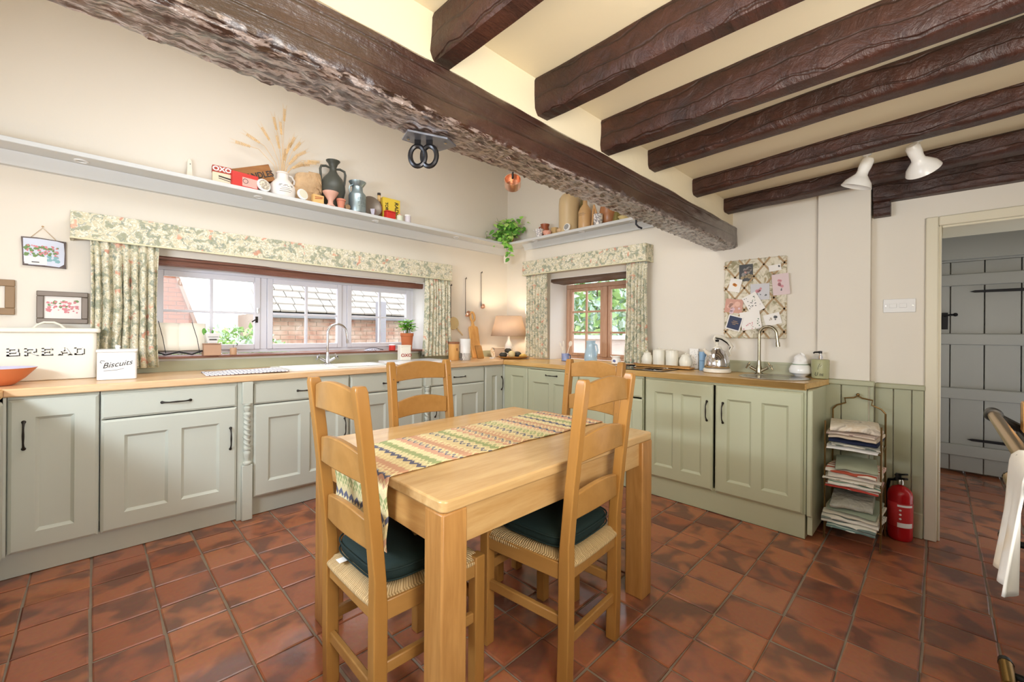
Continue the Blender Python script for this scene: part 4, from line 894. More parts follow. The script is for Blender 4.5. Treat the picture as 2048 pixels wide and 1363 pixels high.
t = thing('biscuit_tin', 'small square white tin lettered Biscuits', 'tin', (.100, 3.30, WT + .0015), R_(-4))
MB().prism(round_rect(-.084, .084, 0, .15, .012), 0, .155).build('body', WHITE, t, bevel=.003)
lid = MB().prism(round_rect(-.088, .088, -.004, .154, .012), .155, .172).build('lid', WHITE, t, bevel=.005)
MB().lathe([(.010, .170), (.011, .180), (.014, .187), (.009, .194), (.0001, .195)], 14, (0, .075, 0)).build('knob', WHITE, lid)
text('lettering', 'Biscuits', .042, INK, t, (0, -.001, .088), (pi / 2, R_(-9), 0), shear=.45, sx=1.0, bold=0)
MB().tube([(-.055, -.001, .052), (0, -.001, .055), (.03, -.001, .064)], .0010, 5).build('underline', INK, t)
MB().tube([(-.062, -.001, .095), (-.070, -.001, .100), (-.066, -.001, .110), (-.05, -.001, .106)], .0014, 5).build('flourish', INK, t)
OR = plain('orange_bowl_glaze', 'd27c4e', .45); LIL = plain('lilac_bowl_inside', 'c4bfd2', .5)
t = thing('serving_bowl', 'orange bowl with lilac inside at the picture border', 'bowl', (-.345, 3.33, WT + .0015))
MB().lathe([(.055, 0), (.065, .004), (.10, .035), (.138, .083), (.142, .088)], 40, caps=(True, False)).build('outside', OR, t)
MB().lathe([(.142, .088), (.137, .088), (.098, .038), (.06, .010), (.0001, .008)], 40, caps=(False, False)).build('inside', LIL, t)
# tea towel on the worktop
o = MB().grid(lambda u, v: (.50 + .47 * u + .02 * v, 3.19 + .30 * v - .03 * u, WT + .006 + .003 * noise.noise((u * 4, v * 4, 1)) + .002 * (u > .33) + .002 * (u > .66)), 30, 14).build('tea_towel', cloth_print('pale_check_cloth', 'e9e6e6', '7f7f96', 14, .12), solid=.006); tag(o, 'folded pale checked tea towel lying before the white sink', 'tea towel')
o = MB().prism(round_rect(1.86, 2.42, 3.24, 3.62, .02), WT + .002, WT + .020).build('worktop_saver', plain('white_glass_board', 'e8e9ee', .2), bevel=.003); tag(o, 'big white board lying on the worktop past the sink', 'chopping board')
# oxo tin, with the word in red-brown
t = thing('stock_cube_tin', 'white square tin lettered in red at the far end of the sink', 'tin', (2.065, 3.47, WT + .0215), R_(-10))
MB().prism(round_rect(-.05, .05, 0, .09, .008), 0, .125).build('body', CREAM, t, bevel=.002)
MB().prism(round_rect(-.052, .052, -.002, .092, .008), .125, .140).build('lid', CREAM, t, bevel=.003)
REDK = plain('oxblood_lettering', '9b2c22', .5)
text('lettering', 'OXO', .040, REDK, t, (.004, -.001, .045), FA, sx=1.1, bold=.0008)
# things on the long sill
SILL = 1.035
t = thing('tilted_cookbook_stand', 'open cookery book on a dark metal stand on the long sill', 'book', (.425, 3.70, SILL), R_(-6))
PG = plain('book_page_cream', 'e6dfcf', .7)
ANG = Matrix.Rotation(R_(-14), 4, 'X')
mm = MB().grid(lambda u, v: ((u - .5) * .30, -.010 - .016 * abs(sin((u * 2 - 1) * pi)) ** .6, v * .195 + .035), 30, 4).xf(ANG); mm.build('open_pages', PG, t, solid=.006)
MB().box(-.152, .152, .0, .005, .03, .235).xf(ANG).build('cover', plain('grey_book_cover', '8c877f', .6), t)
MB().tube([(-.11, -.035, .24), (-.085, -.034, .12), (-.07, -.038, .02)], .0022, 6).tube([(.07, -.034, .235), (.10, -.034, .12), (.115, -.038, .02)], .0022, 6).build('page_weight_cord', BLACKI, t)
MB().tube([(-.13, -.035, .035), (-.07, -.055, .012), (0, -.045, .03), (.07, -.055, .012), (.13, -.035, .035)], .005, 8).tube([(-.07, -.05, .012), (-.08, .06, .006)], .004).tube([(.07, -.05, .012), (.08, .06, .006)], .004).build('stand', BLACKI, t)
t = thing('plain_wooden_box', 'small tan wooden box on the long sill below the white planter', 'box', (.607, 3.66, SILL))
MB().box(-.052, .052, -.03, .05, 0, .078).build('body', plain('tan_box_wood', 'b48f74', .6, var=.1), t, bevel=.003)
MB().box(-.054, .054, -.032, .052, .079, .086).build('lid', plain('tan_box_lid', 'a57f66', .6), t, bevel=.002)
t = thing('enamel_planter', 'small white tapered planter with a cactus standing on the tan box', 'planter', (.607, 3.665, SILL + .0875))
MB().lathe([(.040, 0), (.062, .066), (.064, .070), (.060, .070), (.040, .010), (.0001, .009)], 4).xf(Matrix.Rotation(pi / 4, 4, 'Z')).build('pot', WHITE, t, bevel=.004)
MB().box(-.022, .022, -.046, -.0445, .022, .030).box(-.03, .03, -.0495, -.048, .044, .0465).build('label_print', INK, t)
MB().ball((-.045, .0, .085), (.013, .012, .022), 10, 8).tube([(-.045, 0, .060), (-.045, 0, .08)], .006).ball((.005, 0, .082), (.008, .008, .012), 8, 6).build('cactus', LEAFD, t)
t = thing('votive_candle', 'small tan candle pot with black wick on the long sill', 'candle', (.74, 3.67, SILL))
MB().lathe([(.020, 0), (.022, .004), (.022, .048), (.020, .052), (.0001, .052)], 18).build('pot', plain('tan_wax', 'b99474', .5), t)
MB().tube([(0, 0, .05), (0, 0, .075)], .0015, 5).tube([(.022, 0, .066), (.026, 0, .082)], .003, 5).build('wick', INK, t)
t = thing('reading_glasses', 'dark patterned glasses case heap on the sill behind the tap', 'glasses', (1.82, 3.66, SILL + .0005))
MB().grid(lambda u, v: ((u - .5) * .13, -.02 + .045 * sin(v * pi - pi / 2), .024 * max(0, sin(pi * u)) ** .5 * (cos(v * pi - pi / 2)) + .004 + .006 * noise.noise((u * 9, v * 6, 2))), 24, 10).build('case', picture('spotted_case', ['1e1e30', 'cfcad6', '2a2a40'], 60), t)
MB().tube([(-.07, -.02, .02), (-.02, -.035, .03), (.03, -.02, .028), (.10, -.03, .012)], .002, 6).tube([(.0, -.03, .02), (.05, -.05, .02), (.10, -.03, .008)], .002, 6).build('frame', BLACK, t)
t = thing('red_mug', 'small red pot with white lid on the sill behind the lettered tin', 'pot', (2.04, 3.68, SILL + .0005))
MB().lathe([(.028, 0), (.031, .004), (.031, .048), (.0001, .048)], 20).build('body', RED, t); MB().lathe([(.032, .048), (.032, .056), (.0001, .060)], 20).build('lid', WHITE, t)
def leaf_mb(m, c_, d, n_, L, W, curl=.25):
    d = Vector(d).normalized(); n_ = Vector(n_).normalized(); s_ = d.cross(n_).normalized(); c_ = Vector(c_)
    pts = []
    for f, w_ in ((0, 0), (.25, .8), (.55, 1), (.8, .6), (1, 0)):
        p = c_ + d * L * f - n_ * curl * L * f * f
        pts.append((p - s_ * W / 2 * w_ + n_ * .08 * W * w_, p, p + s_ * W / 2 * w_ + n_ * .08 * W * w_))
    vs = [q for tr in pts for q in tr]; fs = []
    for i in range(4): fs += [(i * 3, i * 3 + 3, i * 3 + 4, i * 3 + 1), (i * 3 + 1, i * 3 + 4, i * 3 + 5, i * 3 + 2)]
    m.add(vs, fs)
t = thing('potted_basil', 'bright green basil in a terracotta pot at the end of the sill', 'plant', (2.185, 3.655, SILL + .0005))
MB().lathe([(.046, 0), (.048, .003), (.058, .135), (.063, .137), (.064, .165), (.058, .165), (.054, .150), (.0001, .148)], 28).build('pot', TERRA, t)
st = MB(); rr = random.Random(5); groups = []
for k in range(30):
    a = rr.uniform(0, 2 * pi); q = rr.uniform(0, .085); h = rr.uniform(.09, .16) - q * .3; x, y = q * cos(a), q * sin(a) * .7
    st.tube([(x * .3, y * .3, .148), (x, y, .140 + h)], .0016, 5)
    for j in range(4):
        b = a + j * pi / 2 + rr.uniform(-.5, .5); el = rr.uniform(.1, .7); m = MB(); leaf_mb(m, (x, y, .138 + h - .03 * (j // 2)), (cos(b), sin(b), el), (-cos(b) * el, -sin(b) * el, 1), rr.uniform(.044, .066), rr.uniform(.036, .050)); groups.append(m)
st.build('stems', STEM, t)
for m in groups: m.build('leaf', LEAF, t, ang=60)
t = thing('glass_cup_upturned', 'small clear glass standing between the white board and the curtain', 'glass', (2.36, 3.66, WT + .0015))
MB().lathe([(.026, 0), (.030, .09), (.028, .09), (.024, .004), (.0001, .004)], 20).build('cup', CLEAR, t)
# corner group
t = thing('bamboo_crock', 'light wooden canister with a dark rim standing before the curtain', 'canister', (2.60, 3.45, WT + .0015))
BAM = wood('bamboo', 'c78f4d', 'e0b06e', .35, axis='z')
MB().lathe([(.048, 0), (.052, .005), (.054, .165), (.0001, .165)], 28).build('body', BAM, t); MB().lathe([(.056, .165), (.057, .182), (.053, .186), (.0001, .186)], 28).build('rim', plain('rope_rim', '8b5d42', .8), t)
MB().ball((-.0, -.0535, .11), (.008, .002, .016), 8, 6).build('emblem', plain('brown_print', '8a5a2c', .6), t)
t = thing('soap_canister', 'white cylinder with a wavy grey and white band near the corner', 'canister', (2.708, 3.40, WT + .0015))
MB().lathe([(.052, 0), (.054, .004), (.054, .072)], 28).build('band', cloth_print('wavy_band', 'e6e4e0', '77716c', 30, .35), t); MB().lathe([(.054, .072), (.054, .212), (.050, .217), (.0001, .217)], 28).build('body', WHITE, t)
t = thing('paddle_board', 'long-handled wooden serving paddle leaning on the back wall', 'chopping board', (3.03, 3.60, WT + .001))
R1 = Matrix.Rotation(R_(-11), 4, 'X')
MB().prism([(-.062, .0), (.062, 0), (.066, .02), (.066, .33), (.056, .355), (.022, .362), (.016, .39), (-.016, .39), (-.022, .362), (-.056, .355), (-.066, .33), (-.066, .02)], -.010, .010, 'y').xf(R1).build('board', BAM, t, bevel=.005)
MB().tube([(.008 + .040 * cos(a) * .75, 0, .468 + .052 * sin(a)) for a in [2 * pi * i / 24 for i in range(24)]], .0125, 8, closed=True).tube([(0, 0, .38), (-.004, 0, .425)], [.018, .013], 8).xf(R1).build('loop_handle', BAM, t)
t = thing('small_cutting_board', 'smaller wooden board leaning in front of the paddle', 'chopping board', (2.98, 3.47, WT + .001), R_(6))
MB().prism(round_rect(-.05, .05, 0, .15, .012), -.006, .006, 'y').xf(Matrix.Rotation(R_(-18), 4, 'X')).build('board', CHR, t, bevel=.003)
t = thing('hanging_paddle', 'round cream wooden board hung on the wall behind the curtain edge', 'chopping board', (2.80, YA - .0135, 1.31))
MB().lathe([(.0001, -.008), (.068, -.008), (.070, 0), (.068, .008), (.0001, .008)], 30, sx=1.0, sy=1.0).xf(Matrix.Rotation(pi / 2, 4, 'X')).build('disc', plain('pale_olive_wood', 'cdb98a', .5), t)
MB().tube([(.05, 0, -.055), (.13, 0, -.13)], [.010, .007], 8).build('handle', plain('pale_beech', 'd8c096', .5), t)
def ladle(x, ztop, zcup, r, lb, seed=0):
    t = thing('copper_ladle', lb, 'ladle', (x, YA - .022, zcup), 0)
    H = ztop - zcup
    MB().tube([(0, .004, 0), (0, .010, H - .02), (0, .006, H), (0, -.008, H + .008), (0, -.014, H - .006)], [.0035, .003, .003, .003, .003], 7).build('handle', IRON, t)
    MB().lathe([(.0001, -r * .9), (r * .6, -r * .75), (r * .95, -r * .2), (r, .003), (r * .93, .003), (r * .85, -r * .2), (r * .5, -r * .6), (.0001, -r * .75)], 22).xf(Matrix.Translation((r * .55, -r * .25, 0)) @ Matrix.Rotation(R_(-65), 4, 'Y')).build('cup', COPPER, t)
    MB().tube([(0, .018, H - .0), (0, .0, H - .004), (0, -.01, H + .014)], .003, 6).build('nail', BLACKI, t)
ladle(2.762, 1.722, 1.30, .004, 'dark straight rod hanging on the wall beside the curtain')
ladle(2.965, 1.815, 1.42, .036, 'copper ladle hanging in the middle of the three on the wall')
ladle(3.195, 1.905, 1.515, .029, 'shorter-cupped copper ladle hung nearest the corner')
# lamp
t = thing('table_lamp', 'lit table lamp with a tapered linen shade in the corner', 'lamp', (3.33, 3.40, WT + .0015))
LIN = N('linen_shade'); _c = LIN.coord((1, 1, 1)); _n = LIN.noise(_c, 160, 2); LIN.col(LIN.mix(_n.outputs[0], 'cdbba8', 'e0d2c2')); LIN.b.inputs['Roughness'].default_value = .9
_tr = LIN.n('BsdfTranslucent', {'Color': lin('e4d2c0')}); _ms = LIN.n('MixShader', {0: .45, 1: LIN.b, 2: _tr}); LIN.t.links.new(_ms.outputs[0], LIN.t.nodes['Material Output'].inputs[0]); LIN = LIN.m
MB().lathe([(.200, .245), (.145, .468)], 48, caps=(False, False)).build('lamp_shade', LIN, t, solid=.002)
MB().tube([(.2 * cos(a), .2 * sin(a), .247) for a in [2 * pi * i / 40 for i in range(40)]], .002, 5, closed=True).tube([(.145 * cos(a), .145 * sin(a), .467) for a in [2 * pi * i / 40 for i in range(40)]], .002, 5, closed=True).build('shade_wire', plain('shade_trim', 'b59a80', .7), t)
MB().lathe([(.055, 0), (.062, .006), (.06, .02), (.03, .04), (.042, .08), (.048, .11), (.040, .15), (.018, .19), (.012, .21), (.012, .25)], 28).build('lamp_base', CERAM, t)
MB().tube([(.0, 0, .25), (0, 0, .30)], .012, 10).build('bulb_holder', BRASS, t)
BULB = N('warm_bulb'); BULB.b.inputs['Emission Color'].default_value = (1, .85, .62, 1); BULB.b.inputs['Emission Strength'].default_value = 12; BULB = BULB.m
MB().ball((0, 0, .335), (.028, .028, .036), 14, 10).build('bulb', BULB, t)
l = bpy.data.lights.new('bulb_light', 'POINT'); l.energy = 8; l.color = (1, .82, .60); l.shadow_soft_size = .04; lo = bpy.data.objects.new('bulb_light', l); C.objects.link(lo); lo.location = (3.33, 3.40, WT + .385)
# knick-knacks by the lamp
t = thing('painted_plate', 'small white floral plate propped up beside the lamp', 'plate', (3.10, 3.42, WT + .002), R_(25))
MB().lathe([(.0001, -.004), (.03, -.004), (.055, .004), (.056, .006), (.03, 0), (.0001, 0)], 24).xf(Matrix.Translation((0, 0, .058)) @ Matrix.Rotation(R_(76), 4, 'X')).build('plate', picture('floral_plate', ['f4f0e6', 'f4f0e6', 'c9a87c', 'f4f0e6', '9aa48c'], 30), t)
MB().box(-.03, .03, -.03, .02, 0, .012).build('stand', WHITE, t, bevel=.002)
t = thing('linen_box', 'low taupe box at the foot of the lamp', 'box', (3.42, 3.60, WT + .0015), R_(-20))
MB().box(-.12, .06, -.05, .03, 0, .095).build('body', plain('taupe_cloth', 'a3968a', .9), t, bevel=.004); MB().box(-.122, .062, -.052, .032, .096, .106).build('lid', plain('taupe_lid', 'b0a498', .9), t, bevel=.003)
t = thing('fruit_tray', 'oval wooden tray of avocados and lemons in the corner', 'tray', (3.245, 3.245, WT + .0015), R_(-45))
MB().lathe([(.10, 0), (.13, .004), (.175, .022), (.178, .026), (.170, .024), (.125, .010), (.0001, .008)], 40, sx=1.0, sy=.62).build('tray', CHR, t)
AVO = plain('avocado_skin', '3c3a33', .5, bump=.6, bs=60); LEM = plain('pale_melon', 'd8c896', .5)
def fruit(lb, cat, p, r, mat, rot, name):
    o = MB().ball((0, 0, 0), r, 16, 12).xf(Matrix.Rotation(rot, 4, 'Z')).build(name, mat, loc=p); tag(o, lb, cat); return o
ax = Vector((cos(R_(-45)), sin(R_(-45)), 0)); ay = Vector((-ax.y, ax.x, 0)); T0 = Vector((3.245, 3.245, WT + .012))
q = lambda a, b, c_: tuple(T0 + ax * a + ay * b + Vector((0, 0, c_)))
fruit('dark avocado lying at the curtain-pot end of the tray', 'avocado', q(-.105, -.01, .032), (.045, .030, .030), AVO, R_(-30), 'avocado')
fruit('dark avocado perched on top of the others in the tray', 'avocado', q(-.055, .01, .078), (.040, .027, .027), AVO, R_(-60), 'avocado')
fruit('dark avocado between the pale melon and the banana', 'avocado', q(.045, .01, .040), (.048, .030, .030), AVO, R_(-70), 'avocado')
fruit('round pale yellow melon in the middle of the tray', 'melon', q(-.015, -.035, .040), (.041, .039, .037), LEM, 0, 'melon')
m = MB().tube([tuple(T0 + ax * (.07 + .02 * i) + ay * (-.02 - .015 * sin(i)) + Vector((0, 0, .022 + .010 * sin(i * .8)))) for i in range(5)], [.006, .014, .016, .013, .004], 8); o = m.build('banana', plain('banana_skin', 'e3c068', .5)); tag(o, 'small yellow banana at the end of the tray', 'banana')
t = thing('nibble_dish', 'tiny white dish with lettering beside the fruit tray', 'dish', (3.415, 3.19, WT + .0015))
MB().lathe([(.020, 0), (.034, .03), (.032, .03), (.018, .004), (.0001, .004)], 18).build('dish', CERAM, t); MB().tube([(.032 * cos(a), .032 * sin(a), .022) for a in [3.4 + .12 * i for i in range(14)]], .0015, 5).build('print', plain('amber_print', 'b8863a', .5), t)
# hanging small glass light at the cornice corner
t = thing('corner_lantern', 'tiny frosted glass light fitting hanging below the shelf corner', 'light', (3.43, 3.56, 2.02))
MB().lathe([(.0001, .0), (.022, .002), (.026, .03), (.026, .085), (.0001, .086)], 20).build('glass', plain('frosted_glass', 'eee6da', .5), t); MB().lathe([(.028, .085), (.028, .10), (.012, .112), (.006, .14), (.006, .196)], 16).build('cap', plain('lantern_cap', 'd9cbb4', .4), t)

# ---------------------------------------------------------------- oak window sill and right-hand worktop
PB = plain('lilac_glaze', '8f9cc8', .2, var=.3, vs=20); JB = plain('pale_blue_jug_glaze', 'a9c4d6', .15, var=.12, vs=10)
t = thing('utensil_pot', 'blue and lilac mug of wooden spoons on the oak window sill', 'pot', (3.42, 2.665, WT + .0015))
MB().lathe([(.036, 0), (.042, .004), (.038, .02), (.041, .075), (.037, .075), (.034, .012), (.0001, .01)], 26).build('mug', PB, t)
MB().tube([(0, -.036, .065), (0, -.062, .06), (0, -.066, .035), (0, -.052, .02), (0, -.038, .022)], .0055, 8).build('handle', plain('cobalt', '2f3d63', .3), t)
SPW = plain('spoon_wood', 'e4dccf', .6)
def spoon(lb, base, tip, flat_, w_):
    t = thing('kitchen_spoon', lb, 'spoon', base); d = Vector(tip)
    MB().tube([(0, 0, 0), tuple(d * .8)], [.004, .005], 7).build('handle', SPW, t)
    MB().ball((0, 0, 0), (w_, .005, .030), 12, 8).xf(Matrix.Translation(d * .92) @ Vector((0, 0, 1)).rotation_difference(d).to_matrix().to_4x4() @ Matrix.Rotation(flat_, 4, 'Z')).build('bowl', SPW, t)
bx, by, bz = 3.42, 2.665, WT + .02
spoon('round wooden spoon leaning towards the pale blue jug from the lilac mug', (bx, by - .005, bz), (.01, -.055, .17), pi / 2, .022)
spoon('thin white spatula leaning towards the curtain from the lilac mug', (bx, by + .005, bz), (0, .065, .155), pi / 2, .010)
spoon('upright white spoon in the middle of the lilac mug', (bx + .006, by + .004, bz), (.01, .035, .17), pi / 2, .009)
spoon('short cream brush standing low in the lilac mug', (bx - .01, by + .01, bz), (-.01, .012, .11), pi / 2, .012)
t = thing('water_jug', 'tall pale blue pottery jug on the oak window sill', 'jug', (3.46, 2.385, WT + .0015))
MB().lathe([(.050, 0), (.060, .006), (.064, .04), (.058, .095), (.045, .15), (.043, .195), (.047, .21), (.043, .21), (.039, .19), (.041, .15), (.054, .09), (.058, .04), (.0001, .015)], 32).build('body', JB, t)
MB().tube([(-.01, -.042, .185), (-.012, -.075, .170), (-.012, -.088, .12), (-.01, -.075, .07), (-.005, -.056, .055)], .008, 9).build('handle', JB, t)
t = thing('creamer', 'small white creamer with a blue fruit motif on the oak window sill', 'jug', (3.44, 2.09, WT + .0015))
MB().lathe([(.030, 0), (.042, .006), (.043, .035), (.034, .055), (.040, .074), (.036, .074), (.030, .055), (.038, .03), (.0001, .01)], 26).build('body', CERAM, t)
MB().add([(-.005, .036, .055), (.005, .036, .055), (.004, .060, .077), (-.004, .060, .077)], [(0, 1, 2, 3)]).build('lip', CERAM, t, solid=.003); MB().ball((-.0405, -.004, .030), (.003, .016, .013), 12, 8).build('motif', plain('blue_motif', '5d6aa0', .3), t)
t = thing('long_tray', 'long light wooden tray under the white storage jars', 'tray', (3.37, 1.595, WT + .0085))
MB().prism(round_rect(-.055, .055, -.235, .235, .01), 0, .009).build('base', BAM, t, bevel=.002); MB().box(-.058, -.052, -.235, .235, .009, .022).build('rail', CHR, t, bevel=.002)
MB().tube([(-.0, .236, .016), (-.0, .262, .016), (.0, .275, .016)], .006, 8).build('tray_handle', RUST, t)
JW = plain('off_white_stoneware', 'e9e5d6', .3, var=.03)
def jar(lb, y, prof, knob):
    t = thing('storage_jar', lb, 'jar', (3.372, y, WT + .0185)); MB().lathe(prof, 32).build('body', JW, t)
    z = prof[-2][1]; r = prof[-2][0]; ld = MB().lathe([(r + .002, z + .0005), (r + .002, z + .008), (r * .6, z + .016), (.0001, z + .018)], 30).build('lid', JW, t)
    MB().lathe([(.006, z + .014), (.005, z + .02), knob, (.0001, z + .03)], 14).build('knob', JW, ld)
jar('round-bellied white jar at the curtain end of the tray', 1.745, [(.030, 0), (.042, .012), (.047, .045), (.040, .078), (.030, .092), (.030, .094), (.0001, .094)], (.010, 1.0 * .118))
jar('straight-sided white jar second along the tray', 1.640, [(.047, 0), (.049, .004), (.050, .116), (.048, .122), (.048, .124), (.0001, .124)], (.009, .148))
jar('straight-sided white jar third along the tray', 1.528, [(.047, 0), (.049, .004), (.050, .112), (.048, .118), (.048, .120), (.0001, .120)], (.009, .143))
jar('round-bellied white jar at the kettle end of the tray', 1.415, [(.030, 0), (.046, .012), (.052, .045), (.044, .074), (.034, .086), (.034, .088), (.0001, .088)], (.010, .112))
t = thing('blue_canister', 'narrow pale blue tin between the jars and the kettle', 'canister', (3.40, 1.292, WT + .0015))
MB().lathe([(.027, 0), (.028, .003), (.028, .115), (.0001, .115)], 22).build('body', BLUEC, t); MB().lathe([(.029, .1155), (.029, .14), (.026, .145), (.0001, .145)], 22).build('lid', BLUEC, t); MB().tube([(-.0285 * cos(a), .0285 * sin(a), .075) for a in [-.7 + .15 * i for i in range(10)]], .002, 5).build('print', plain('grey_blue_print', '5c7ba6', .4), t)
t = thing('spotted_packet', 'small white packet with dark spots behind the last jar', 'packet', (3.47, 1.385, WT + .0015))
MB().box(-.015, .015, -.035, .035, 0, .155).build('body', picture('spotted_paper', ['f0ede8', 'f0ede8', 'f0ede8', '2a2a2a'], 50), t, bevel=.004); MB().box(-.013, .013, -.036, .036, .155, .165).build('fold', PAPER, t)
# kettle
t = thing('dome_kettle', 'shiny chrome dome kettle with cream base and handle', 'kettle', (3.31, 1.155, WT + .0015), R_(143))
MB().lathe([(.088, 0), (.094, .004), (.094, .022), (.088, .030), (.0001, .030)], 40).build('power_base', CREAM, t)
MB().lathe([(.082, .031), (.087, .036), (.088, .055), (.084, .09), (.074, .125), (.056, .155), (.034, .172), (.034, .178), (.0001, .180)], 44).build('body', CHROME, t, ang=60)
ld = MB().lathe([(.033, .1785), (.028, .190), (.012, .196), (.009, .205), (.013, .214), (.010, .224), (.0001, .226)], 26).build('lid', CREAM, t); MB().lathe([(.009, .2265), (.013, .232), (.013, .242), (.0001, .246)], 16).build('lid_knob', BLACK, ld)
MB().tube([(.060, 0, .135), (.088, 0, .152), (.105, 0, .172)], [.020, .015, .010], 12).build('spout', CREAM, t)
MB().tube([(-.088, 0, .118), (-.110, 0, .130), (-.100, 0, .155), (-.118, 0, .190), (-.085, 0, .232), (-.035, 0, .262), (.020, 0, .268), (.028, 0, .25), (.018, 0, .22), (.010, 0, .20)], [.006, .008, .008, .013, .015, .014, .010, .007, .006, .006], 12).build('handle', CREAM, t, ang=60)
MB().tube([(-.100, 0, .168), (-.112, 0, .192), (-.082, 0, .222), (-.033, 0, .249), (.012, 0, .254)], [.004, .008, .009, .008, .004], 8).build('handle_grip', BLACK, t)
g = MB(); g.prism([(.012 * cos(a), .062 + .034 * sin(a)) for a in [2 * pi * i / 20 for i in range(20)]], -.0895, -.086, 'y'); g.build('water_gauge', BLACK, t, bevel=.002, rot=(0, 0, R_(-70)))
m = MB()
for k in range(4): m.tube([(.006 * cos(a), -.0905, .042 + .0135 * k + .005 * sin(a)) for a in [2 * pi * i / 12 for i in range(12)]], .0010, 4, closed=True)
m.build('gauge_marks', CREAM, t, rot=(0, 0, R_(-70)))
t = thing('scourer_jar', 'squat white jar with a green line holding a crumpled cloth', 'jar', (3.425, .655, WT + .0015))
MB().lathe([(.030, 0), (.035, .008), (.062, .025), (.066, .048), (.056, .072), (.045, .082), (.046, .100), (.042, .100), (.040, .08), (.055, .05), (.0001, .02)], 30).build('jar', CERAM, t)
MB().lathe([(.0462, .0795), (.0475, .082), (.0462, .0845)], 30).build('green_line', plain('green_line_glaze', '4f7a4a', .4), t)
def crum(u, v):
    a = u * 2 * pi; ph = v * pi * .62; r = .042 * (1 + .35 * noise.noise((cos(a) * 2, sin(a) * 2, v * 4)))
    return (r * sin(ph) * cos(a), r * sin(ph) * sin(a), .088 + .065 * cos(ph) * (1 + .3 * noise.noise((cos(a) * 3, sin(a) * 3, 4))))
MB().grid(crum, 26, 12).build('cloth', PAPER, t)
t = thing('soap_dispenser', 'olive green ceramic soap dispenser with a black pump at the worktop end', 'dispenser', (3.375, .535, WT + .0015))
MB().lathe([(.040, 0), (.046, .004), (.049, .06), (.050, .118), (.046, .124), (.0001, .126)], 34).build('bottle', OLIVEC, t)
pm = MB().lathe([(.014, .126), (.014, .150), (.007, .152), (.007, .165)], 16).build('pump', CHROME, t); MB().lathe([(.010, .163), (.010, .178), (.0001, .180)], 14).tube([(0, 0, .172), (-.010, .030, .170), (-.011, .036, .163)], .005, 8).build('pump_head', BLACK, pm)
DG = plain('dark_olive_print', '4b4f3a', .5)
text('lettering', 'U ns', .034, DG, t, (-.0505, 0, .030), (pi / 2, 0, R_(-90)), shear=.2, sx=.75)
MB().tube([(-.0505, .006, .06), (-.0508, .002, .08), (-.0508, -.006, .10)], .0011, 5).tube([(-.0505, -.004, .078), (-.0505, -.014, .09)], .001, 5).build('sprig', DG, t)
# ---------------------------------------------------------------- pictures on the back wall
def frame(t, w, h, bw, mat, art, d=.018, y=0):
    m = MB()
    for a, b, c_, e in ((-w / 2, w / 2, h / 2 - bw, h / 2), (-w / 2, w / 2, -h / 2, -h / 2 + bw), (-w / 2, -w / 2 + bw, -h / 2 + bw, h / 2 - bw), (w / 2 - bw, w / 2, -h / 2 + bw, h / 2 - bw)): m.box(a, b, -d, 0, c_, e)
    m.build('picture_frame', mat, t, bevel=.004); MB().box(-w / 2 + bw, w / 2 - bw, -.006, 0, -h / 2 + bw, h / 2 - bw).build('print', art, t, flat=True)
t = thing('hanging_plaque', 'small painted plaque of pink flowers hanging from a string', 'picture', (-.205, YA - .003, 1.665))
PLQ = picture('plaque_edge', ['4a3e3c', '6a5a52'], 20)
MB().prism([(-.092, .085), (-.03, .088), (.04, .082), (.088, .078), (.087, .02), (.089, -.085), (.02, -.083), (-.085, -.080), (-.087, 0)], -.008, 0, 'y').build('slate', PLQ, t)
MB().prism([(-.084, .078), (-.02, .081), (.05, .076), (.078, .068), (.082, .01), (.080, -.06), (.060, -.078), (0, -.073), (-.06, -.074), (-.080, -.060), (-.082, 0)], -.0095, -.008, 'y').build('painted_ground', plain('pale_blue_wash', 'cdd3e2', .6, var=.08), t)
PKF = plain('pink_petal_paint', 'cf8288', .6); GRF = plain('green_leaf_paint', '6e8c56', .6); TEA = plain('teal_paint', '86b0b4', .6)
def blobs(parent, name, mat, n, x0, x1, z0, z1, y, r, seed):
    rr = random.Random(seed); m = MB()
    for _ in range(n):
        a = rr.uniform(0, 3); x, z, s_ = rr.uniform(x0, x1), rr.uniform(z0, z1), r * rr.uniform(.5, 1.2); k = rr.randint(5, 7)
        m.prism([(x + s_ * rr.uniform(.6, 1.1) * cos(a + 2 * pi * i / k), z + s_ * rr.uniform(.5, 1) * sin(a + 2 * pi * i / k)) for i in range(k)], y - .0006 * rr.random() - .0004, y, 'y')
    o = m.build(name, mat, parent, flat=True); o['kind'] = 'stuff'
blobs(t, 'painted_leaves', GRF, 46, -.075, .055, -.02, .035, -.0096, .010, 1); blobs(t, 'painted_flowers', PKF, 36, -.07, .06, -.02, .042, -.0104, .007, 2); blobs(t, 'painted_cloth', TEA, 10, .015, .065, -.05, -.015, -.0096, .012, 3)
MB().box(-.078, .01, -.0105, -.0096, -.070, -.025).build('painted_crate', plain('crate_white_paint', 'e8e4e0', .6), t); MB().box(-.05, -.02, -.0112, -.0106, -.060, -.055).build('crate_slot', BLACKI, t)
MB().tube([(-.055, -.004, .086), (-.008, -.004, .148), (.045, -.004, .083)], .0014, 5).ball((-.008, -.006, .156), .005, 8, 6).build('string', plain('jute', 'b99c74', .9), t)
t = thing('framed_picture', 'framed flower print in a pewter grey frame behind the bread bin', 'picture', (-.128, YA - .002, 1.345))
frame(t, .215, .192, .030, GREYF, plain('print_paper', 'e6e0da', .6))
blobs(t, 'print_green', GRF, 9, -.06, .055, .005, .04, -.0062, .012, 11); blobs(t, 'print_pink', PKF, 44, -.065, .07, -.03, .035, -.007, .009, 12)
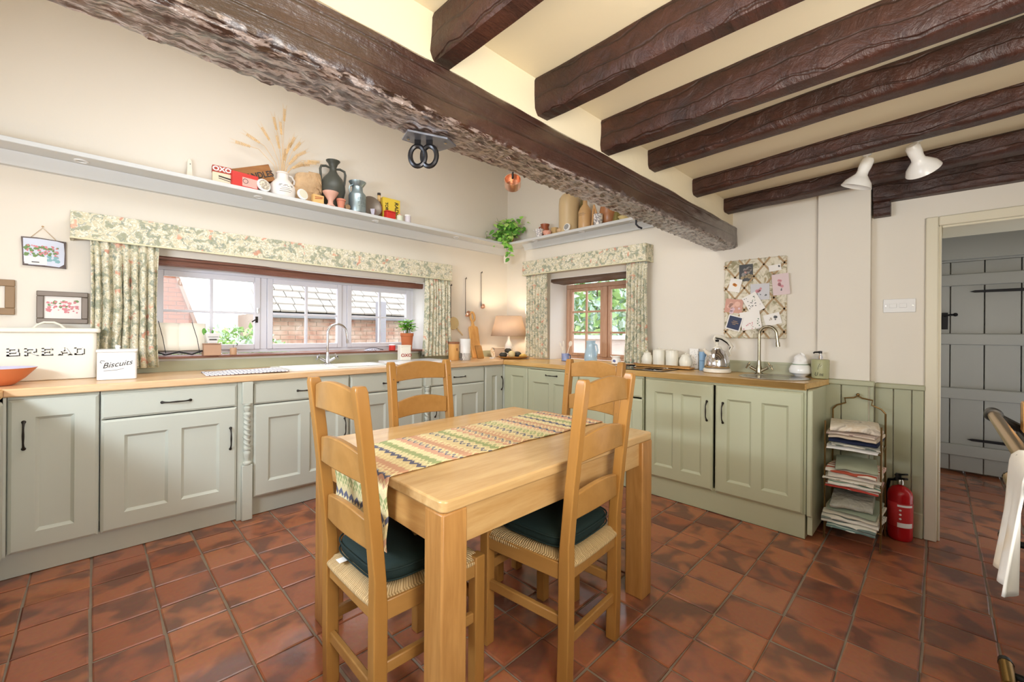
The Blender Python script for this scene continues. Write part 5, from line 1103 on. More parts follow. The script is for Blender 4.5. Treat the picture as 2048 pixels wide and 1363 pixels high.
MB().box(-.045, -.040, -.0075, -.0062, -.05, .02).box(-.055, .06, -.0075, -.0062, .012, .016).build('print_bench', PAPER, t)
t = thing('framed_picture', 'tan wooden framed picture cut by the picture border', 'picture', (-.437, YA - .002, 1.395))
frame(t, .24, .20, .038, BROWNF, plain('pale_mount', 'e2dbd0', .6))

# ---------------------------------------------------------------- pin board
BY, BZ, BW, BH = .962, 1.481, .415, .594
t = thing('memo_board', 'padded floral memo board with crossed ribbons and tucked cards', 'memo board', (XB - .001, BY, BZ))
BF = N('faded_board_linen'); _n = BF.noise(BF.coord(), 16, 3, .6, 1.0); BF.col(BF.ramp(_n.outputs[0], [(.35, '9a9274'), (.47, 'd6cdb6'), (.55, 'ded7c6'), (.68, 'a89876')])); BF.b.inputs['Roughness'].default_value = .9; BF = BF.m
MB().box(-.022, 0, -BW / 2, BW / 2, -BH / 2, BH / 2).build('padded_board', BF, t, bevel=.008, seg=3)
RIB = plain('tan_ribbon', 'a88a62', .5)
def clipline(y0, z0, dy, dz):
    ts = []
    for lo, hi, o_, d in ((-BW / 2, BW / 2, y0, dy), (-BH / 2, BH / 2, z0, dz)):
        a, b = (lo - o_) / d, (hi - o_) / d; ts.append((min(a, b), max(a, b)))
    a, b = max(ts[0][0], ts[1][0]), min(ts[0][1], ts[1][1]); return (a, b) if b > a + .02 else None
for s_ in (1, -1):
    for k in range(-4, 5):
        y0, z0, dy, dz = 0, k * .165, .62 * s_, .785
        c_ = clipline(y0, z0, dy, dz)
        if c_: MB().bar((-.024, y0 + dy * c_[0], z0 + dz * c_[0]), (-.024, y0 + dy * c_[1], z0 + dz * c_[1]), .0022, .012, up=(0, -dz, dy)).build('ribbon', RIB, t)
def cardmb(w, h, rot): return Matrix.Rotation(rot, 4, 'X')
def card(lb, u, v, w, h, rot, mat, dx, name='greeting_card', deco=None, cat='card'):
    # u across from the window side, v down; board faces -x so u runs towards -y
    k = thing(name, lb, cat, (XB - .026 - dx, BY + BW / 2 - u * BW, BZ + BH / 2 - v * BH), 0, 'cards tucked in the memo board')
    k.rotation_euler = (R_(rot), R_(-2.0), 0)
    MB().box(-.0009, .0009, -w / 2, w / 2, -h / 2, h / 2).build('front', mat, k, flat=True)
    if deco: deco(k, w, h)
def dots(mat, n, x0, x1, z0, z1, r, seed, name='printed_dots'):
    def f(k, w, h):
        rr = random.Random(seed); m = MB()
        for _ in range(n):
            y, z, s_ = rr.uniform(x0, x1) * w, rr.uniform(z0, z1) * h, r * rr.uniform(.6, 1.3)
            m.prism([(y + s_ * cos(2 * pi * i / 8), z + s_ * sin(2 * pi * i / 8)) for i in range(8)], -.0016, -.0009, 'x')
        o = m.build(name, mat, k, flat=True); o['kind'] = 'stuff'
    return f
def both(*fs):
    def f(k, w, h):
        for g in fs: g(k, w, h)
    return f
PW = plain('card_white', 'e9e4de', .6); GRYD = plain('grey_ink', '6a6a6a', .6); ORI = plain('orange_ink', 'd98a3c', .6); PKI = plain('pink_ink', 'cf8f96', .6); GRNI = plain('green_ink', '5f7a60', .6); NAVC = plain('navy_card', '2b3350', .5)
card('dark photo card at the top of the memo board', .37, .17, .094, .125, 0, plain('dark_photo', '3a3733', .4), .000, 'photo_card', both(dots(plain('photo_grey', '8d8782', .5), 5, -.3, .3, -.1, .25, .018, 1, 'photo_shapes'), dots(plain('photo_pink', 'c89c92', .5), 3, -.1, .1, -.05, .15, .010, 2, 'photo_highlight'), dots(plain('photo_tan', 'a08d6c', .5), 7, -.4, .4, -.42, -.15, .012, 3, 'photo_floor')))
card('white card with an orange heart on the memo board', .19, .32, .084, .100, 14, PW, .004, 'greeting_card', dots(ORI, 3, -.05, .1, -.05, .08, .009, 5, 'heart'))
card('pale pink card poking out past the edge of the memo board', .92, .345, .105, .150, -4, plain('blush_card', 'd8c3c4', .6), .006, 'greeting_card', both(dots(PKI, 6, -.15, .15, -.1, .25, .010, 6, 'pink_figure'), dots(GRYD, 2, -.03, .03, -.3, -.15, .005, 7, 'stem')))
card('grey and pink printed card in the middle of the memo board', .60, .42, .125, .118, 0, plain('pale_grey_card', 'c9c8cc', .6), .004, 'greeting_card', both(dots(PKI, 4, -.1, .15, .0, .2, .012, 8, 'pink_print'), dots(GRYD, 9, -.4, .4, -.35, .1, .006, 9, 'grey_print')))
card('tilted white card with a swarm of dark dots on the memo board', .50, .56, .105, .140, -28, PW, .010, 'greeting_card', both(dots(GRYD, 22, -.38, .38, -.2, .42, .0035, 10), dots(GRNI, 6, -.3, .3, -.1, .3, .003, 11, 'green_dots')))
card('white card bordered with small coloured dots low on the memo board', .46, .775, .135, .135, -8, PW, .013, 'greeting_card', both(dots(PKI, 9, -.1, .46, -.45, -.1, .0045, 12), dots(GRNI, 7, -.46, .0, -.46, .1, .004, 13, 'green_dots')))
card('peach coloured photo card at the window edge of the memo board', .17, .585, .125, .105, 8, plain('peach_photo', 'c79482', .5), .002, 'photo_card', both(dots(plain('peach_light', 'dcae9c', .5), 4, -.25, .3, -.2, .3, .020, 14, 'photo_shapes'), dots(plain('photo_pink_light', 'd8b9c0', .5), 4, -.4, .1, -.45, -.15, .014, 15, 'photo_highlight')))
def navyin(k, w, h):
    MB().box(-.0014, -.0009, -w / 2 + .008, w / 2 - .008, -h / 2 + .008, h / 2 - .008).build('navy_panel', NAVC, k, flat=True)
    m = MB()
    for z, a, b in ((.012, -.02, .012), (-.0, -.03, .02), (-.012, -.012, .012)): m.box(-.0018, -.0014, a, b, z, z + .004)
    m.build('gold_lettering_lines', RIB, k, flat=True)
card('navy blue card with a white border low on the memo board', .19, .805, .105, .112, 16, PW, .016, 'greeting_card', navyin)
card('white card with a grey leaf sprig on the memo board', .80, .765, .105, .082, -14, PW, .006, 'greeting_card', both(dots(GRYD, 3, -.3, -.1, -.1, .2, .009, 17, 'leaf_print'), dots(plain('beige_print', 'b9ac98', .6), 4, 0, .35, -.25, .3, .006, 18, 'beige_print')))
card('small white cut-out card near the top far corner of the memo board', .83, .14, .078, .045, -6, PW, .004, 'greeting_card', dots(GRYD, 2, -.4, -.3, 0, .3, .005, 19, 'nose_print'))

# ---------------------------------------------------------------- things along the back shelf
S = SZ + .0005
t = thing('wall_thermometer', 'thin white plastic stick leaning on the wall above the shelf', 'thermometer', (.478, 3.70, S), 0)
MB().prism([(-.020, 0), (.020, 0), (.012, .16), (.006, .175), (-.008, .175), (-.012, .16)], -.006, .006, 'y').xf(Matrix.Rotation(R_(-6), 4, 'X')).build('body', plain('ivory_plastic', 'e6ddcd', .5), t, bevel=.002)
MB().lathe([(.004, -.001), (.004, .001)], 8).xf(Matrix.Translation((0, -.020, .13)) @ Matrix.Rotation(pi / 2, 4, 'X')).build('hole', GRYD, t)
t = thing('stock_cube_box', 'small red and cream box lettered OXO on the back shelf', 'box', (.640, 3.545, S), R_(-3))
MB().box(-.055, .055, 0, .045, 0, .075).build('lower_half', plain('cream_card_box', 'ddcbb0', .6), t, bevel=.001)
MB().box(-.056, .056, -.001, .046, .075, .122).build('upper_half', plain('brick_red_card', 'a8402f', .55), t, bevel=.003)
text('lettering', 'OXO', .043, PAPER, t, (0, -.0022, .098), FA, sx=1.1, bold=.0015)
MB().prism([(-.02, .055), (.053, .045), (.053, .035), (-.02, .046)], -.0012, 0, 'y').prism([(-.02, .038), (.053, .026), (.053, .022), (-.02, .034)], -.0012, 0, 'y').build('print_stripe', INK, t)
t = thing('red_tin', 'red tea tin lying on the back shelf before the wooden crate', 'tin', (.775, 3.555, S), R_(6))
MB().box(-.085, .085, -.03, .04, 0, .105).build('body', RED, t, bevel=.004); MB().box(-.020, .078, -.0315, -.030, .012, .075).build('label_panel', plain('faded_pink_label', 'dca79c', .6), t)
o = MB().box(-.011, .010, -.0005, .0005, 0, .07); MB().tube([(.0 + .016 * cos(a), -.0325, .048 + .016 * sin(a)) for a in [2 * pi * i / 16 for i in range(16)]], .002, 4, closed=True).build('emblem_ring', GRYD, t)
t = thing('candle_crate', 'tilted stencilled wooden box lettered CANDLES behind the red tin', 'crate', (.850, 3.655, S + .002), 0)
cr = MB().box(-.155, .165, -.03, .04, 0, .125).xf(Matrix.Translation((0, 0, .068)) @ Matrix.Rotation(R_(-23), 4, 'Y')); cr.build('box', wood('old_crate_wood', '7d4a22', 'a8743c', .6, axis='x'), t, bevel=.003)
text('lettering', 'CANDLES', .062, INK, t, (.030, -.0315, .138), (pi / 2, R_(-23), 0), sx=.85, bold=.0012)
def potlid(x, r, lb, mat, y=3.535):
    t = thing('ceramic_pot_lid', lb, 'pot lid', (x, y, S + r + .002), 0)
    M = Matrix.Rotation(pi / 2 - .22, 4, 'X') @ Matrix.Rotation(R_(14), 4, 'Y')
    MB().lathe([(.0001, -.008), (r * .95, -.007), (r, 0), (r * .96, .006), (r * .8, .010), (.0001, .011)], 30).xf(M).build('rim', CERAM, t)
    MB().lathe([(.0001, .0112), (r * .78, .0108), (r * .78, .0118), (.0001, .0124)], 30).xf(M).build('printed_face', mat, t)
potlid(.898, .049, 'round printed pot lid standing at the end of the red tin', picture('transfer_print', ['eee6d6', 'd9cdb8', '8a7f72', 'eee6d6'], 55))
t = thing('ginger_beer_jug', 'white lettered stoneware jug holding dried wheat', 'jug', (1.045, 3.60, S))
MB().lathe([(.085, 0), (.090, .006), (.092, .060), (.088, .095), (.060, .130), (.042, .150), (.040, .185), (.046, .192), (.044, .200), (.036, .200), (.034, .15), (.0001, .12)], 34).build('body', plain('cream_stoneware', 'e6e0da', .35, var=.04), t)
MB().tube([(.030, -.010, .185), (.062, -.012, .180), (.082, -.012, .150), (.078, -.012, .120)], .008, 8).build('handle', plain('stoneware_handle', 'c9c3be', .4), t)
def curved_lines(par, r, rows, mat, a0=-2.2, a1=-.9):
    m = MB(); rr = random.Random(9)
    for z, n_ in rows:
        for j in range(n_):
            a = a0 + (a1 - a0) * (j + rr.uniform(.1, .3)) / n_; b = a0 + (a1 - a0) * (j + rr.uniform(.6, .9)) / n_
            m.tube([(r * cos(a + (b - a) * i / 4), r * sin(a + (b - a) * i / 4), z) for i in range(5)], .0016, 4)
    m.build('faded_print', mat, par)
curved_lines(t, .0925, [(.062, 1), (.050, 1), (.036, 1)], plain('faded_ink', '9b958f', .6)); curved_lines(t, .0905, [(.078, 4), (.086, 3)], GRYD)
# dried wheat
t = thing('dried_wheat', 'dried wheat and grasses fanning out of the white jug', 'dried flowers', (1.045, 3.60, S + .135)); rr = random.Random(21)
specs = [(-.05, .02, .44), (.01, .0, .52), (-.02, -.02, .40), (-.20, .01, .30), (-.27, -.01, .245), (-.12, .0, .33), (.07, .01, .33), (.10, -.01, .30), (.14, .02, .275), (.20, -.02, .22), (.23, 0, .255), (.04, .0, .27), (.02, .02, .22), (.07, -.01, .18), (.11, 0, .15), (-.03, .01, .30), (.16, .01, .19)]
for dx, dy, h in specs:
    b = (dx * .06, dy * .3, 0); p1 = (dx * .25, dy * .5, h * .45); p2 = (dx * .62, dy, h * .8); p3 = (dx, dy, h * (.97 if abs(dx) > .12 else 1.0) - .25 * max(0, abs(dx) - .12))
    o = MB().tube([b, p1, p2, p3], .0018, 5).build('stalk', STRAW, t)
    m = MB(); d = (Vector(p3) - Vector(p2)).normalized(); sd = Vector((-d.z, 0, d.x)); L = .085
    for k in range(9):
        c_ = Vector(p3) - d * (L * .5) + d * L * k / 8
        for s_ in (-1, 1): m.ball(tuple(c_ + sd * s_ * .005), (.0042, .0035, .0065), 6, 5)
        for s_ in (-1, 1): m.tube([tuple(c_), tuple(c_ + d * .045 + sd * s_ * .016)], .0005, 3)
    m.build('ear', STRAW, o)
# boot-like wooden block
DRIFT = plain('pale_driftwood', 'c0a07a', .7, var=.35, vs=11, bump=.8, bs=22, bd=.02)
t = thing('driftwood_log', 'gnarled pale driftwood stump on the back shelf before the dark amphora', 'log', (1.225, 3.625, S))
def drift(u, v):
    a = u * 2 * pi; ph = v; r = .082 * (1 + .18 * sin(a * 2 + 1) + .10 * noise.noise((cos(a) * 2, sin(a) * 2, v * 5)) - .22 * v ** 2 + .16 * sin(v * pi) + .20 * max(0, v - .7) * cos(a))
    if v > .92: r *= max(0.02, (1 - v) / .08)
    return (r * cos(a) * 1.15 + .02 * v, r * sin(a) * .62, .255 * min(1, v / .92 + .0) + .02 * cos(a) * v)
MB().grid(drift, 40, 26).build('stump', DRIFT, t, ang=60)
MB().tube([(.085, -.02, .215), (.105, -.025, .20), (.115, -.025, .175)], [.022, .012, .003], 8).tube([(.075, -.03, .15), (.10, -.032, .14), (.112, -.032, .11)], [.018, .012, .003], 8).build('broken_branch', DRIFT, t)
potlid(1.170, .044, 'plain white pot lid leaning against the driftwood', plain('ivory_lid_face', 'd8d4c0', .4), 3.53)
t = thing('card_matchbox', 'tiny yellow printed box beside the driftwood foot', 'box', (1.288, 3.535, S), R_(4))
MB().box(-.043, .043, -.015, .02, 0, .068).build('body', plain('amber_card', 'dcb070', .6), t, bevel=.001); MB().prism([(-.03, .03), (.03, .042), (.03, .047), (-.03, .036)], -.0165, -.015, 'y').prism([(-.03, .045), (.035, .052), (.035, .056), (-.03, .05)], -.0165, -.015, 'y').build('print', plain('amber_red', 'a8583a', .6), t)
t = thing('amphora', 'dark grey-green two-handled pottery amphora, tallest thing on the back shelf', 'vase', (1.447, 3.632, S)); AMP = plain('dark_pottery', '4a4c45', .4, var=.1, vs=4)
MB().lathe([(.048, 0), (.052, .006), (.085, .10), (.100, .165), (.098, .205), (.078, .262), (.042, .305), (.028, .33), (.027, .36), (.040, .395), (.055, .412), (.057, .418), (.048, .416), (.026, .37), (.0001, .34)], 36).build('body', AMP, t)
for s_ in (-1, 1): MB().tube([(s_ * .026, 0, .355), (s_ * .06, 0, .362), (s_ * .098, 0, .352), (s_ * .106, 0, .325), (s_ * .100, 0, .255), (s_ * .094, 0, .215)], [.008, .010, .010, .010, .009, .008], 10).build('handle', AMP, t)
t = thing('egg_cup', 'blush stemmed pottery cup on the back shelf in front of the amphora', 'cup', (1.388, 3.53, S)); BL = plain('blush_pottery', 'd9aa98', .4)
MB().lathe([(.034, 0), (.034, .006), (.021, .020), (.020, .045), (.045, .085), (.060, .108), (.062, .116), (.056, .114), (.040, .085), (.0001, .06)], 28).build('cup', BL, t)
t = thing('tiny_flowerpot', 'tiny terracotta flowerpot beside the blush cup', 'pot', (1.475, 3.532, S))
MB().lathe([(.024, 0), (.034, .060), (.038, .061), (.038, .076), (.034, .076), (.0001, .06)], 22).build('pot', plain('salmon_terracotta', 'c9826a', .7), t)
t = thing('cork_reel', 'small brown wooden reel tucked between the flowerpot and the churn', 'reel', (1.530, 3.535, S)); MB().lathe([(.022, -.012), (.022, -.008), (.014, -.006), (.014, .006), (.022, .008), (.022, .012), (.0001, .012)], 18).xf(Matrix.Translation((0, 0, .024)) @ Matrix.Rotation(pi / 2, 4, 'X')).build('reel', plain('brown_reel', '8c6f50', .6), t)
t = thing('milk_churn', 'small galvanised blue-grey milk churn with raised lettering', 'churn', (1.632, 3.565, S)); GAL = plain('galvanised_metal', '9fb0b6', .35, .75, var=.2, vs=12)
MB().lathe([(.070, 0), (.072, .005), (.072, .150), (.068, .160), (.046, .185), (.044, .225), (.052, .235), (.070, .262), (.072, .268), (.064, .266), (.046, .24), (.0001, .235)], 36).build('body', GAL, t)
MB().tube([(-.044, -.01, .235), (-.075, -.012, .215), (-.080, -.012, .185), (-.070, -.012, .160)], .006, 8).build('handle', GAL, t)
curved_lines(t, .0735, [(.118, 5), (.106, 5), (.082, 4), (.070, 4), (.05, 3)], plain('raised_letter_metal', '7d8f98', .4, .6), -2.0, -.8)
t = thing('pewter_plate', 'round dark pewter plate standing on its edge behind the churn', 'plate', (1.778, 3.60, S + .094)); PEW = plain('pewter', '80766c', .4, .5)
MB().lathe([(.0001, 0), (.060, .0), (.070, .008), (.092, .012), (.093, .016), (.068, .013), (.058, .005), (.0001, .005)], 36).xf(Matrix.Rotation(R_(80), 4, 'X')).build('plate', PEW, t)
t = thing('small_notebook_stand', 'little trapezoid metal dish leaning on the pewter plate', 'dish', (1.765, 3.535, S)); MB().lathe([(.016, 0), (.030, .055), (.027, .055), (.013, .004), (.0001, .004)], 4).build('dish', plain('lilac_metal', 'a8a0a8', .4, .3), t, bevel=.002)
t = thing('sauce_bottle', 'slim brown bottle with red label and dark cap', 'bottle', (1.868, 3.63, S)); MB().lathe([(.024, 0), (.026, .005), (.026, .13), (.014, .165), (.013, .225), (.0001, .225)], 22).build('glass', plain('amber_glass', '6b4a2c', .2), t)
MB().lathe([(.0265, .06), (.0265, .125)], 22, caps=(False, False)).build('red_label', plain('bottle_label_red', 'b0402f', .6), t, solid=.0006); MB().lathe([(.0145, .165), (.0138, .222)], 16, caps=(False, False)).build('neck_label', plain('neck_label_cream', 'd9b57c', .6), t, solid=.0008); MB().lathe([(.0155, .2255), (.0155, .245), (.0001, .247)], 16).build('cap', INK, t)
t = thing('yellow_packet', 'yellow packet lettered RADIA and TOR sideways on the back shelf', 'packet', (1.985, 3.63, S), R_(0))
MB().box(-.088, .088, -.02, .03, 0, .215).build('box', YELL, t, bevel=.001)
text('lettering', 'RADIA', .052, INK, t, (.050, -.0212, .118), (pi / 2, R_(88), 0), shear=.1, sx=.95, bold=.001)
text('lettering', 'TOR', .040, INK, t, (-.052, -.0212, .135), (pi / 2, R_(88), 0), sx=.9, bold=.001)
t = thing('red_cube_tin', 'small square red tin in front of the yellow packet', 'tin', (1.935, 3.545, S), R_(4)); MB().box(-.046, .046, -.02, .03, 0, .062).build('body', RED, t, bevel=.003); MB().box(-.048, .048, -.022, .032, .063, .075).build('lid', RED, t, bevel=.003)
t = thing('seashell_trio', 'pale little jar of shells at the corner end of the back shelf', 'jar', (2.03, 3.54, S)); MB().lathe([(.026, 0), (.030, .004), (.030, .045), (.024, .052), (.0001, .052)], 20).build('jar', plain('pale_green_glass', 'd3d9c4', .2), t); MB().ball((0, 0, .058), (.018, .014, .010), 10, 6).build('shell', BL, t)
t = thing('lilac_tub', 'pale lilac tub at the very end of the row of ornaments', 'tub', (2.125, 3.56, S)); MB().lathe([(.028, 0), (.031, .004), (.031, .065), (.0001, .066)], 22).build('tub', plain('pale_lilac', 'd8d0d6', .4), t); MB().lathe([(.032, .066), (.032, .078), (.0001, .079)], 22).build('lid', PAPER, t)

# ---------------------------------------------------------------- shelf over the oak window
t = thing('trailing_ivy', 'leafy trailing ivy spilling over the shelf corner', 'plant', (3.50, 3.60, S))
MB().lathe([(.055, 0), (.072, .10), (.076, .10), (.076, .118), (.068, .118), (.0001, .10)], 24).build('pot', TERRA, t); rr = random.Random(31); st = MB(); leaves = []
dirn = Vector((-.70, -.71, 0)); side = Vector((.71, -.70, 0))
def sprig(pts, n, L, mats, spread=.03):
    st.tube([tuple(p) for p in pts], .0016, 4)
    for k in range(n):
        f = rr.random() * (len(pts) - 1); i = min(int(f), len(pts) - 2); p = pts[i].lerp(pts[i + 1], f - i) + Vector((rr.gauss(0, spread), rr.gauss(0, spread), rr.gauss(0, spread)))
        d = (dirn * rr.uniform(-.2, .9) + side * rr.uniform(-1, 1) + Vector((0, 0, rr.uniform(-.8, .35)))); n_ = dirn * .7 + Vector((0, 0, .8)) + side * rr.uniform(-.3, .3); leaves.append((p, d, n_, L * rr.uniform(.7, 1.25), rr.choice(mats)))
O0 = Vector((0, 0, .11))
for k in range(13):
    a = (k / 12 - .5) * 2; end = O0 + side * a * .20 + dirn * rr.uniform(.05, .14) + Vector((0, 0, rr.uniform(-.05, .20) - .03 * abs(a)))
    sprig([O0, O0.lerp(end, .5) + Vector((0, 0, .05)), end], 17, .068, [LEAF, LEAFD, LEAFD, LEAFP], .030)
for k in range(4): sprig([O0, O0 + dirn * .13 + side * (k - 1.5) * .02, O0 + dirn * .19 + side * (k - 1.5) * .03 + Vector((0, 0, -.12)), O0 + dirn * .185 + side * ((k - 1.5) * .018 - .01) + Vector((0, 0, -.10 - .06 * k))], 15, .056, [LEAF, LEAFP, LEAFP, LEAFD], .013)
sprig([O0, O0 - side * .10 + dirn * .05 + Vector((0, 0, .03)), O0 - side * .20 + dirn * .10 + Vector((0, 0, -.05)), O0 - side * .24 + dirn * .12 + Vector((0, 0, -.085))], 12, .038, [LEAFP, LEAF], .010)
sprig([O0, O0 - side * .09 + Vector((0, 0, .12)), O0 - side * .135 + Vector((0, 0, .22))], 7, .040, [LEAFD], .012); sprig([O0, O0 + side * .05 + Vector((0, 0, .12)), O0 + side * .09 + Vector((0, 0, .18))], 7, .036, [LEAFD, LEAF], .010)
st.build('stems', STEM, t)
for i, (p, d, n_, L, mt) in enumerate(leaves): m = MB(); leaf_mb(m, p, d, n_, L, L * .72, .3); m.build('leaf', mt, t, ang=60)
t = thing('wire_ornament', 'faint clear glass swan-like ornament beside the ivy', 'ornament', (3.17, 3.57, S)); MB().ball((0, 0, .028), (.045, .03, .026), 16, 10).tube([(-.03, 0, .04), (-.04, 0, .08), (-.028, 0, .105), (-.012, 0, .095)], [.009, .006, .005, .003], 8).build('glass', CLEAR, t)
def at(y): return (3.455, y, S)
t = thing('brown_jug', 'little brown mug with a looping handle behind the patterned cup', 'mug', (3.50, 3.02, S + .0)); MB().lathe([(.035, 0), (.045, .03), (.046, .10), (.040, .115), (.050, .150), (.046, .15), (.036, .115), (.0001, .1)], 26).build('body', RUST, t); MB().tube([(0, .040, .135), (0, .080, .130), (0, .090, .09), (0, .070, .045), (0, .044, .04)], .0065, 8).build('handle', RUST, t)
t = thing('patterned_cup', 'white cup with a dark pattern at the ivy end of the window shelf', 'cup', (3.425, 3.035, S)); MB().lathe([(.030, 0), (.045, .07), (.047, .085), (.043, .085), (.0001, .02)], 24).build('cup', picture('cup_transfer', ['efeae4', 'efeae4', '9c9aa4', 'efeae4'], 45), t); MB().add([(-.02, .035, .06), (-.015, .045, .07), (-.02, .075, .09), (-.025, .07, .08)], [(0, 1, 2, 3)]).build('spout', PAPER, t, solid=.004)
t = thing('pink_shell_dish', 'pink patterned dish leaning beside the white cup', 'dish', (3.43, 2.93, S)); MB().lathe([(.028, 0), (.046, .035), (.048, .05), (.044, .05), (.0001, .01)], 22).build('dish', picture('pink_transfer', ['e8c2b2', 'd98f78', 'eedccc'], 40), t)
t = thing('straw_basket', 'small straw basket against the tall flagon', 'basket', (3.52, 2.90, S)); MB().lathe([(.035, 0), (.045, .06), (.040, .095), (.0001, .10)], 20).build('basket', plain('straw_weave', 'c9ab78', .9, bump=.8, bs=120), t)
t = thing('tall_flagon', 'tallest stoneware flagon on the shelf over the oak window', 'flagon', (3.510, 2.70, S)); MB().lathe([(.098, 0), (.106, .008), (.108, .30), (.102, .36), (.075, .40), (.035, .42), (.032, .46), (.038, .465), (.0001, .47)], 38).build('body', STONE, t)
t = thing('round_paperweight', 'round white paperweight with a grey face before the tall flagon', 'ornament', (3.405, 2.645, S + .040)); MB().lathe([(.0001, -.012), (.036, -.010), (.040, 0), (.036, .010), (.0001, .013)], 26).xf(Matrix.Rotation(R_(-80), 4, 'Y')).build('rim', CERAM, t); MB().lathe([(.0001, .0132), (.029, .0118), (.029, .0128), (.0001, .0145)], 26).xf(Matrix.Rotation(R_(-80), 4, 'Y')).build('face', plain('grey_face', '9a9a98', .3), t)
t = thing('shell_ornament', 'small curled tan shell at the foot of the tall flagon', 'shell', (3.405, 2.745, S)); MB().ball((0, 0, .026), (.018, .030, .026), 16, 10).ball((-.015, 0, .026), (.008, .014, .013), 10, 8).build('shell', plain('tan_shell', 'd0b08a', .4), t)
def flagon(lb, y, x, r, h, sh, nk, mat):
    t = thing('stoneware_bottle', lb, 'flagon', (x, y, S)); MB().lathe([(r * .93, 0), (r, .008), (r, sh), (r * .8, sh + .03), (nk, sh + .075), (nk * .95, h - .02), (nk * 1.3, h - .012), (nk * 1.25, h), (.0001, h)], 32).build('body', mat, t); return t
t = flagon('banded stoneware bottle with a narrow neck next to the tall flagon', 2.475, 3.475, .066, .315, .175, .023, plain('honey_stoneware', 'c9a272', .3, var=.08)); curved_lines(t, .0665, [(.150, 1), (.142, 1), (.130, 1)], plain('band_line', '8d7a5c', .5), 2.3, 4.1)
flagon('slim dark bottle half hidden between two stoneware bottles', 2.565, 3.555, .032, .33, .24, .014, plain('olive_bottle_glass', '6b6038', .25))
t = thing('wooden_bellows', 'tan wooden clothes-peg shaped prop before the copper pot', 'prop', (3.47, 2.355, S)); MB().tube([(0, .030, 0), (0, .018, .17), (0, .010, .22)], [.012, .010, .008], 8).tube([(0, -.055, 0), (0, -.02, .12), (0, .010, .22)], [.012, .011, .008], 8).build('prop', plain('peg_wood', 'c99a66', .5), t)
t = thing('copper_pot', 'big brown glazed pot half hidden by the main beam', 'pot', (3.535, 2.235, S + .0)); MB().lathe([(.06, 0), (.088, .05), (.092, .15), (.080, .205), (.084, .21), (.0001, .215)], 32).build('pot', plain('brown_glaze', 'a8714a', .3), t)
t = thing('white_face_jug', 'white and dark figured mug before the brown pot', 'mug', (3.415, 2.28, S)); MB().lathe([(.036, 0), (.044, .03), (.044, .10), (.040, .10), (.0001, .02)], 24).build('mug', picture('mug_transfer', ['f0ece6', 'f0ece6', '6f6c78', 'f0ece6'], 38), t)
t = thing('brass_bell', 'small olive metal bell beside the brown pot', 'bell', (3.46, 2.105, S)); MB().lathe([(.046, 0), (.040, .02), (.026, .09), (.012, .12), (.008, .14), (.0001, .142)], 24).build('bell', plain('olive_metal', '8c8250', .35, .6), t)
t = thing('ochre_dish', 'shallow ochre dish at the beam end of the window shelf', 'dish', (3.44, 2.02, S)); MB().lathe([(.03, 0), (.055, .035), (.05, .035), (.0001, .006)], 26).build('dish', plain('ochre_glaze', 'd9c48c', .35), t)

# ---------------------------------------------------------------- things fixed to the beams
t = thing('beam_bracket', 'grey metal plate with two big oval rings hanging under the main beam', 'bracket', (.795, 1.225, 1.872), R_(0))
GM = plain('galvanised_plate', '8d8f98', .35, .8, var=.2, vs=30)
MB().prism([(-.075, -.015), (.05, -.060), (.105, -.035), (.085, .045), (-.055, .055)], -.008, -.002).build('plate', GM, t)
for x, y in ((-.045, .03), (.06, -.035), (.06, .02)): MB().lathe([(.006, -.011), (.004, -.013), (.0001, -.0135)], 10, (x, y, 0)).build('bolt', STEEL, t)
for k, (x, y, a) in enumerate(((-.016, .018, -42), (.012, -.010, -52))):
    M = Matrix.Translation((x, y, -.058)) @ Matrix.Rotation(R_(a), 4, 'Z')
    m = MB(); pts = [(.025 * cos(b), 0, -.004 + .034 * sin(b)) for b in [2 * pi * i / 28 for i in range(28)]]
    vs = []; fs = []
    for px, _, pz in pts:
        for dr, dy in ((-.0, -.006), (.0, .006), (.0, .006), (.0, -.006)): pass
    m.tube(pts, .0085, 8, closed=True).bar((0, 0, .032), (0, 0, .058), .020, .010, up=(0, 1, 0)).xf(M); m.build('hanging_ring', plain('black_steel_ring', '2c2b2d', .3, .7), t)
t = thing('copper_pan', 'small copper pan hanging from the far side of the main beam', 'pan', (1.335, 1.345, 1.885), R_(45))
M = Matrix.Translation((0, 0, 0)) @ Matrix.Rotation(R_(-62), 4, 'Y')
MB().lathe([(.0001, -.022), (.033, -.022), (.036, -.018), (.037, .022), (.035, .022), (.034, -.016), (.0001, -.019)], 30).xf(M).build('pan', COPPER, t); MB().tube([(-.03, 0, .01), (-.02, 0, .05), (.0, 0, .095)], [.005, .004, .004], 8).build('handle', IRON, t)
o = MB().tube([(2.288, 1.262, 1.90), (2.288, 1.262, 1.862), (2.296, 1.250, 1.846), (2.312, 1.236, 1.838)], .0055, 8).build('beam_hook', BLACKI); tag(o, 'dark curved hook under the main beam near the oak window', 'hook')
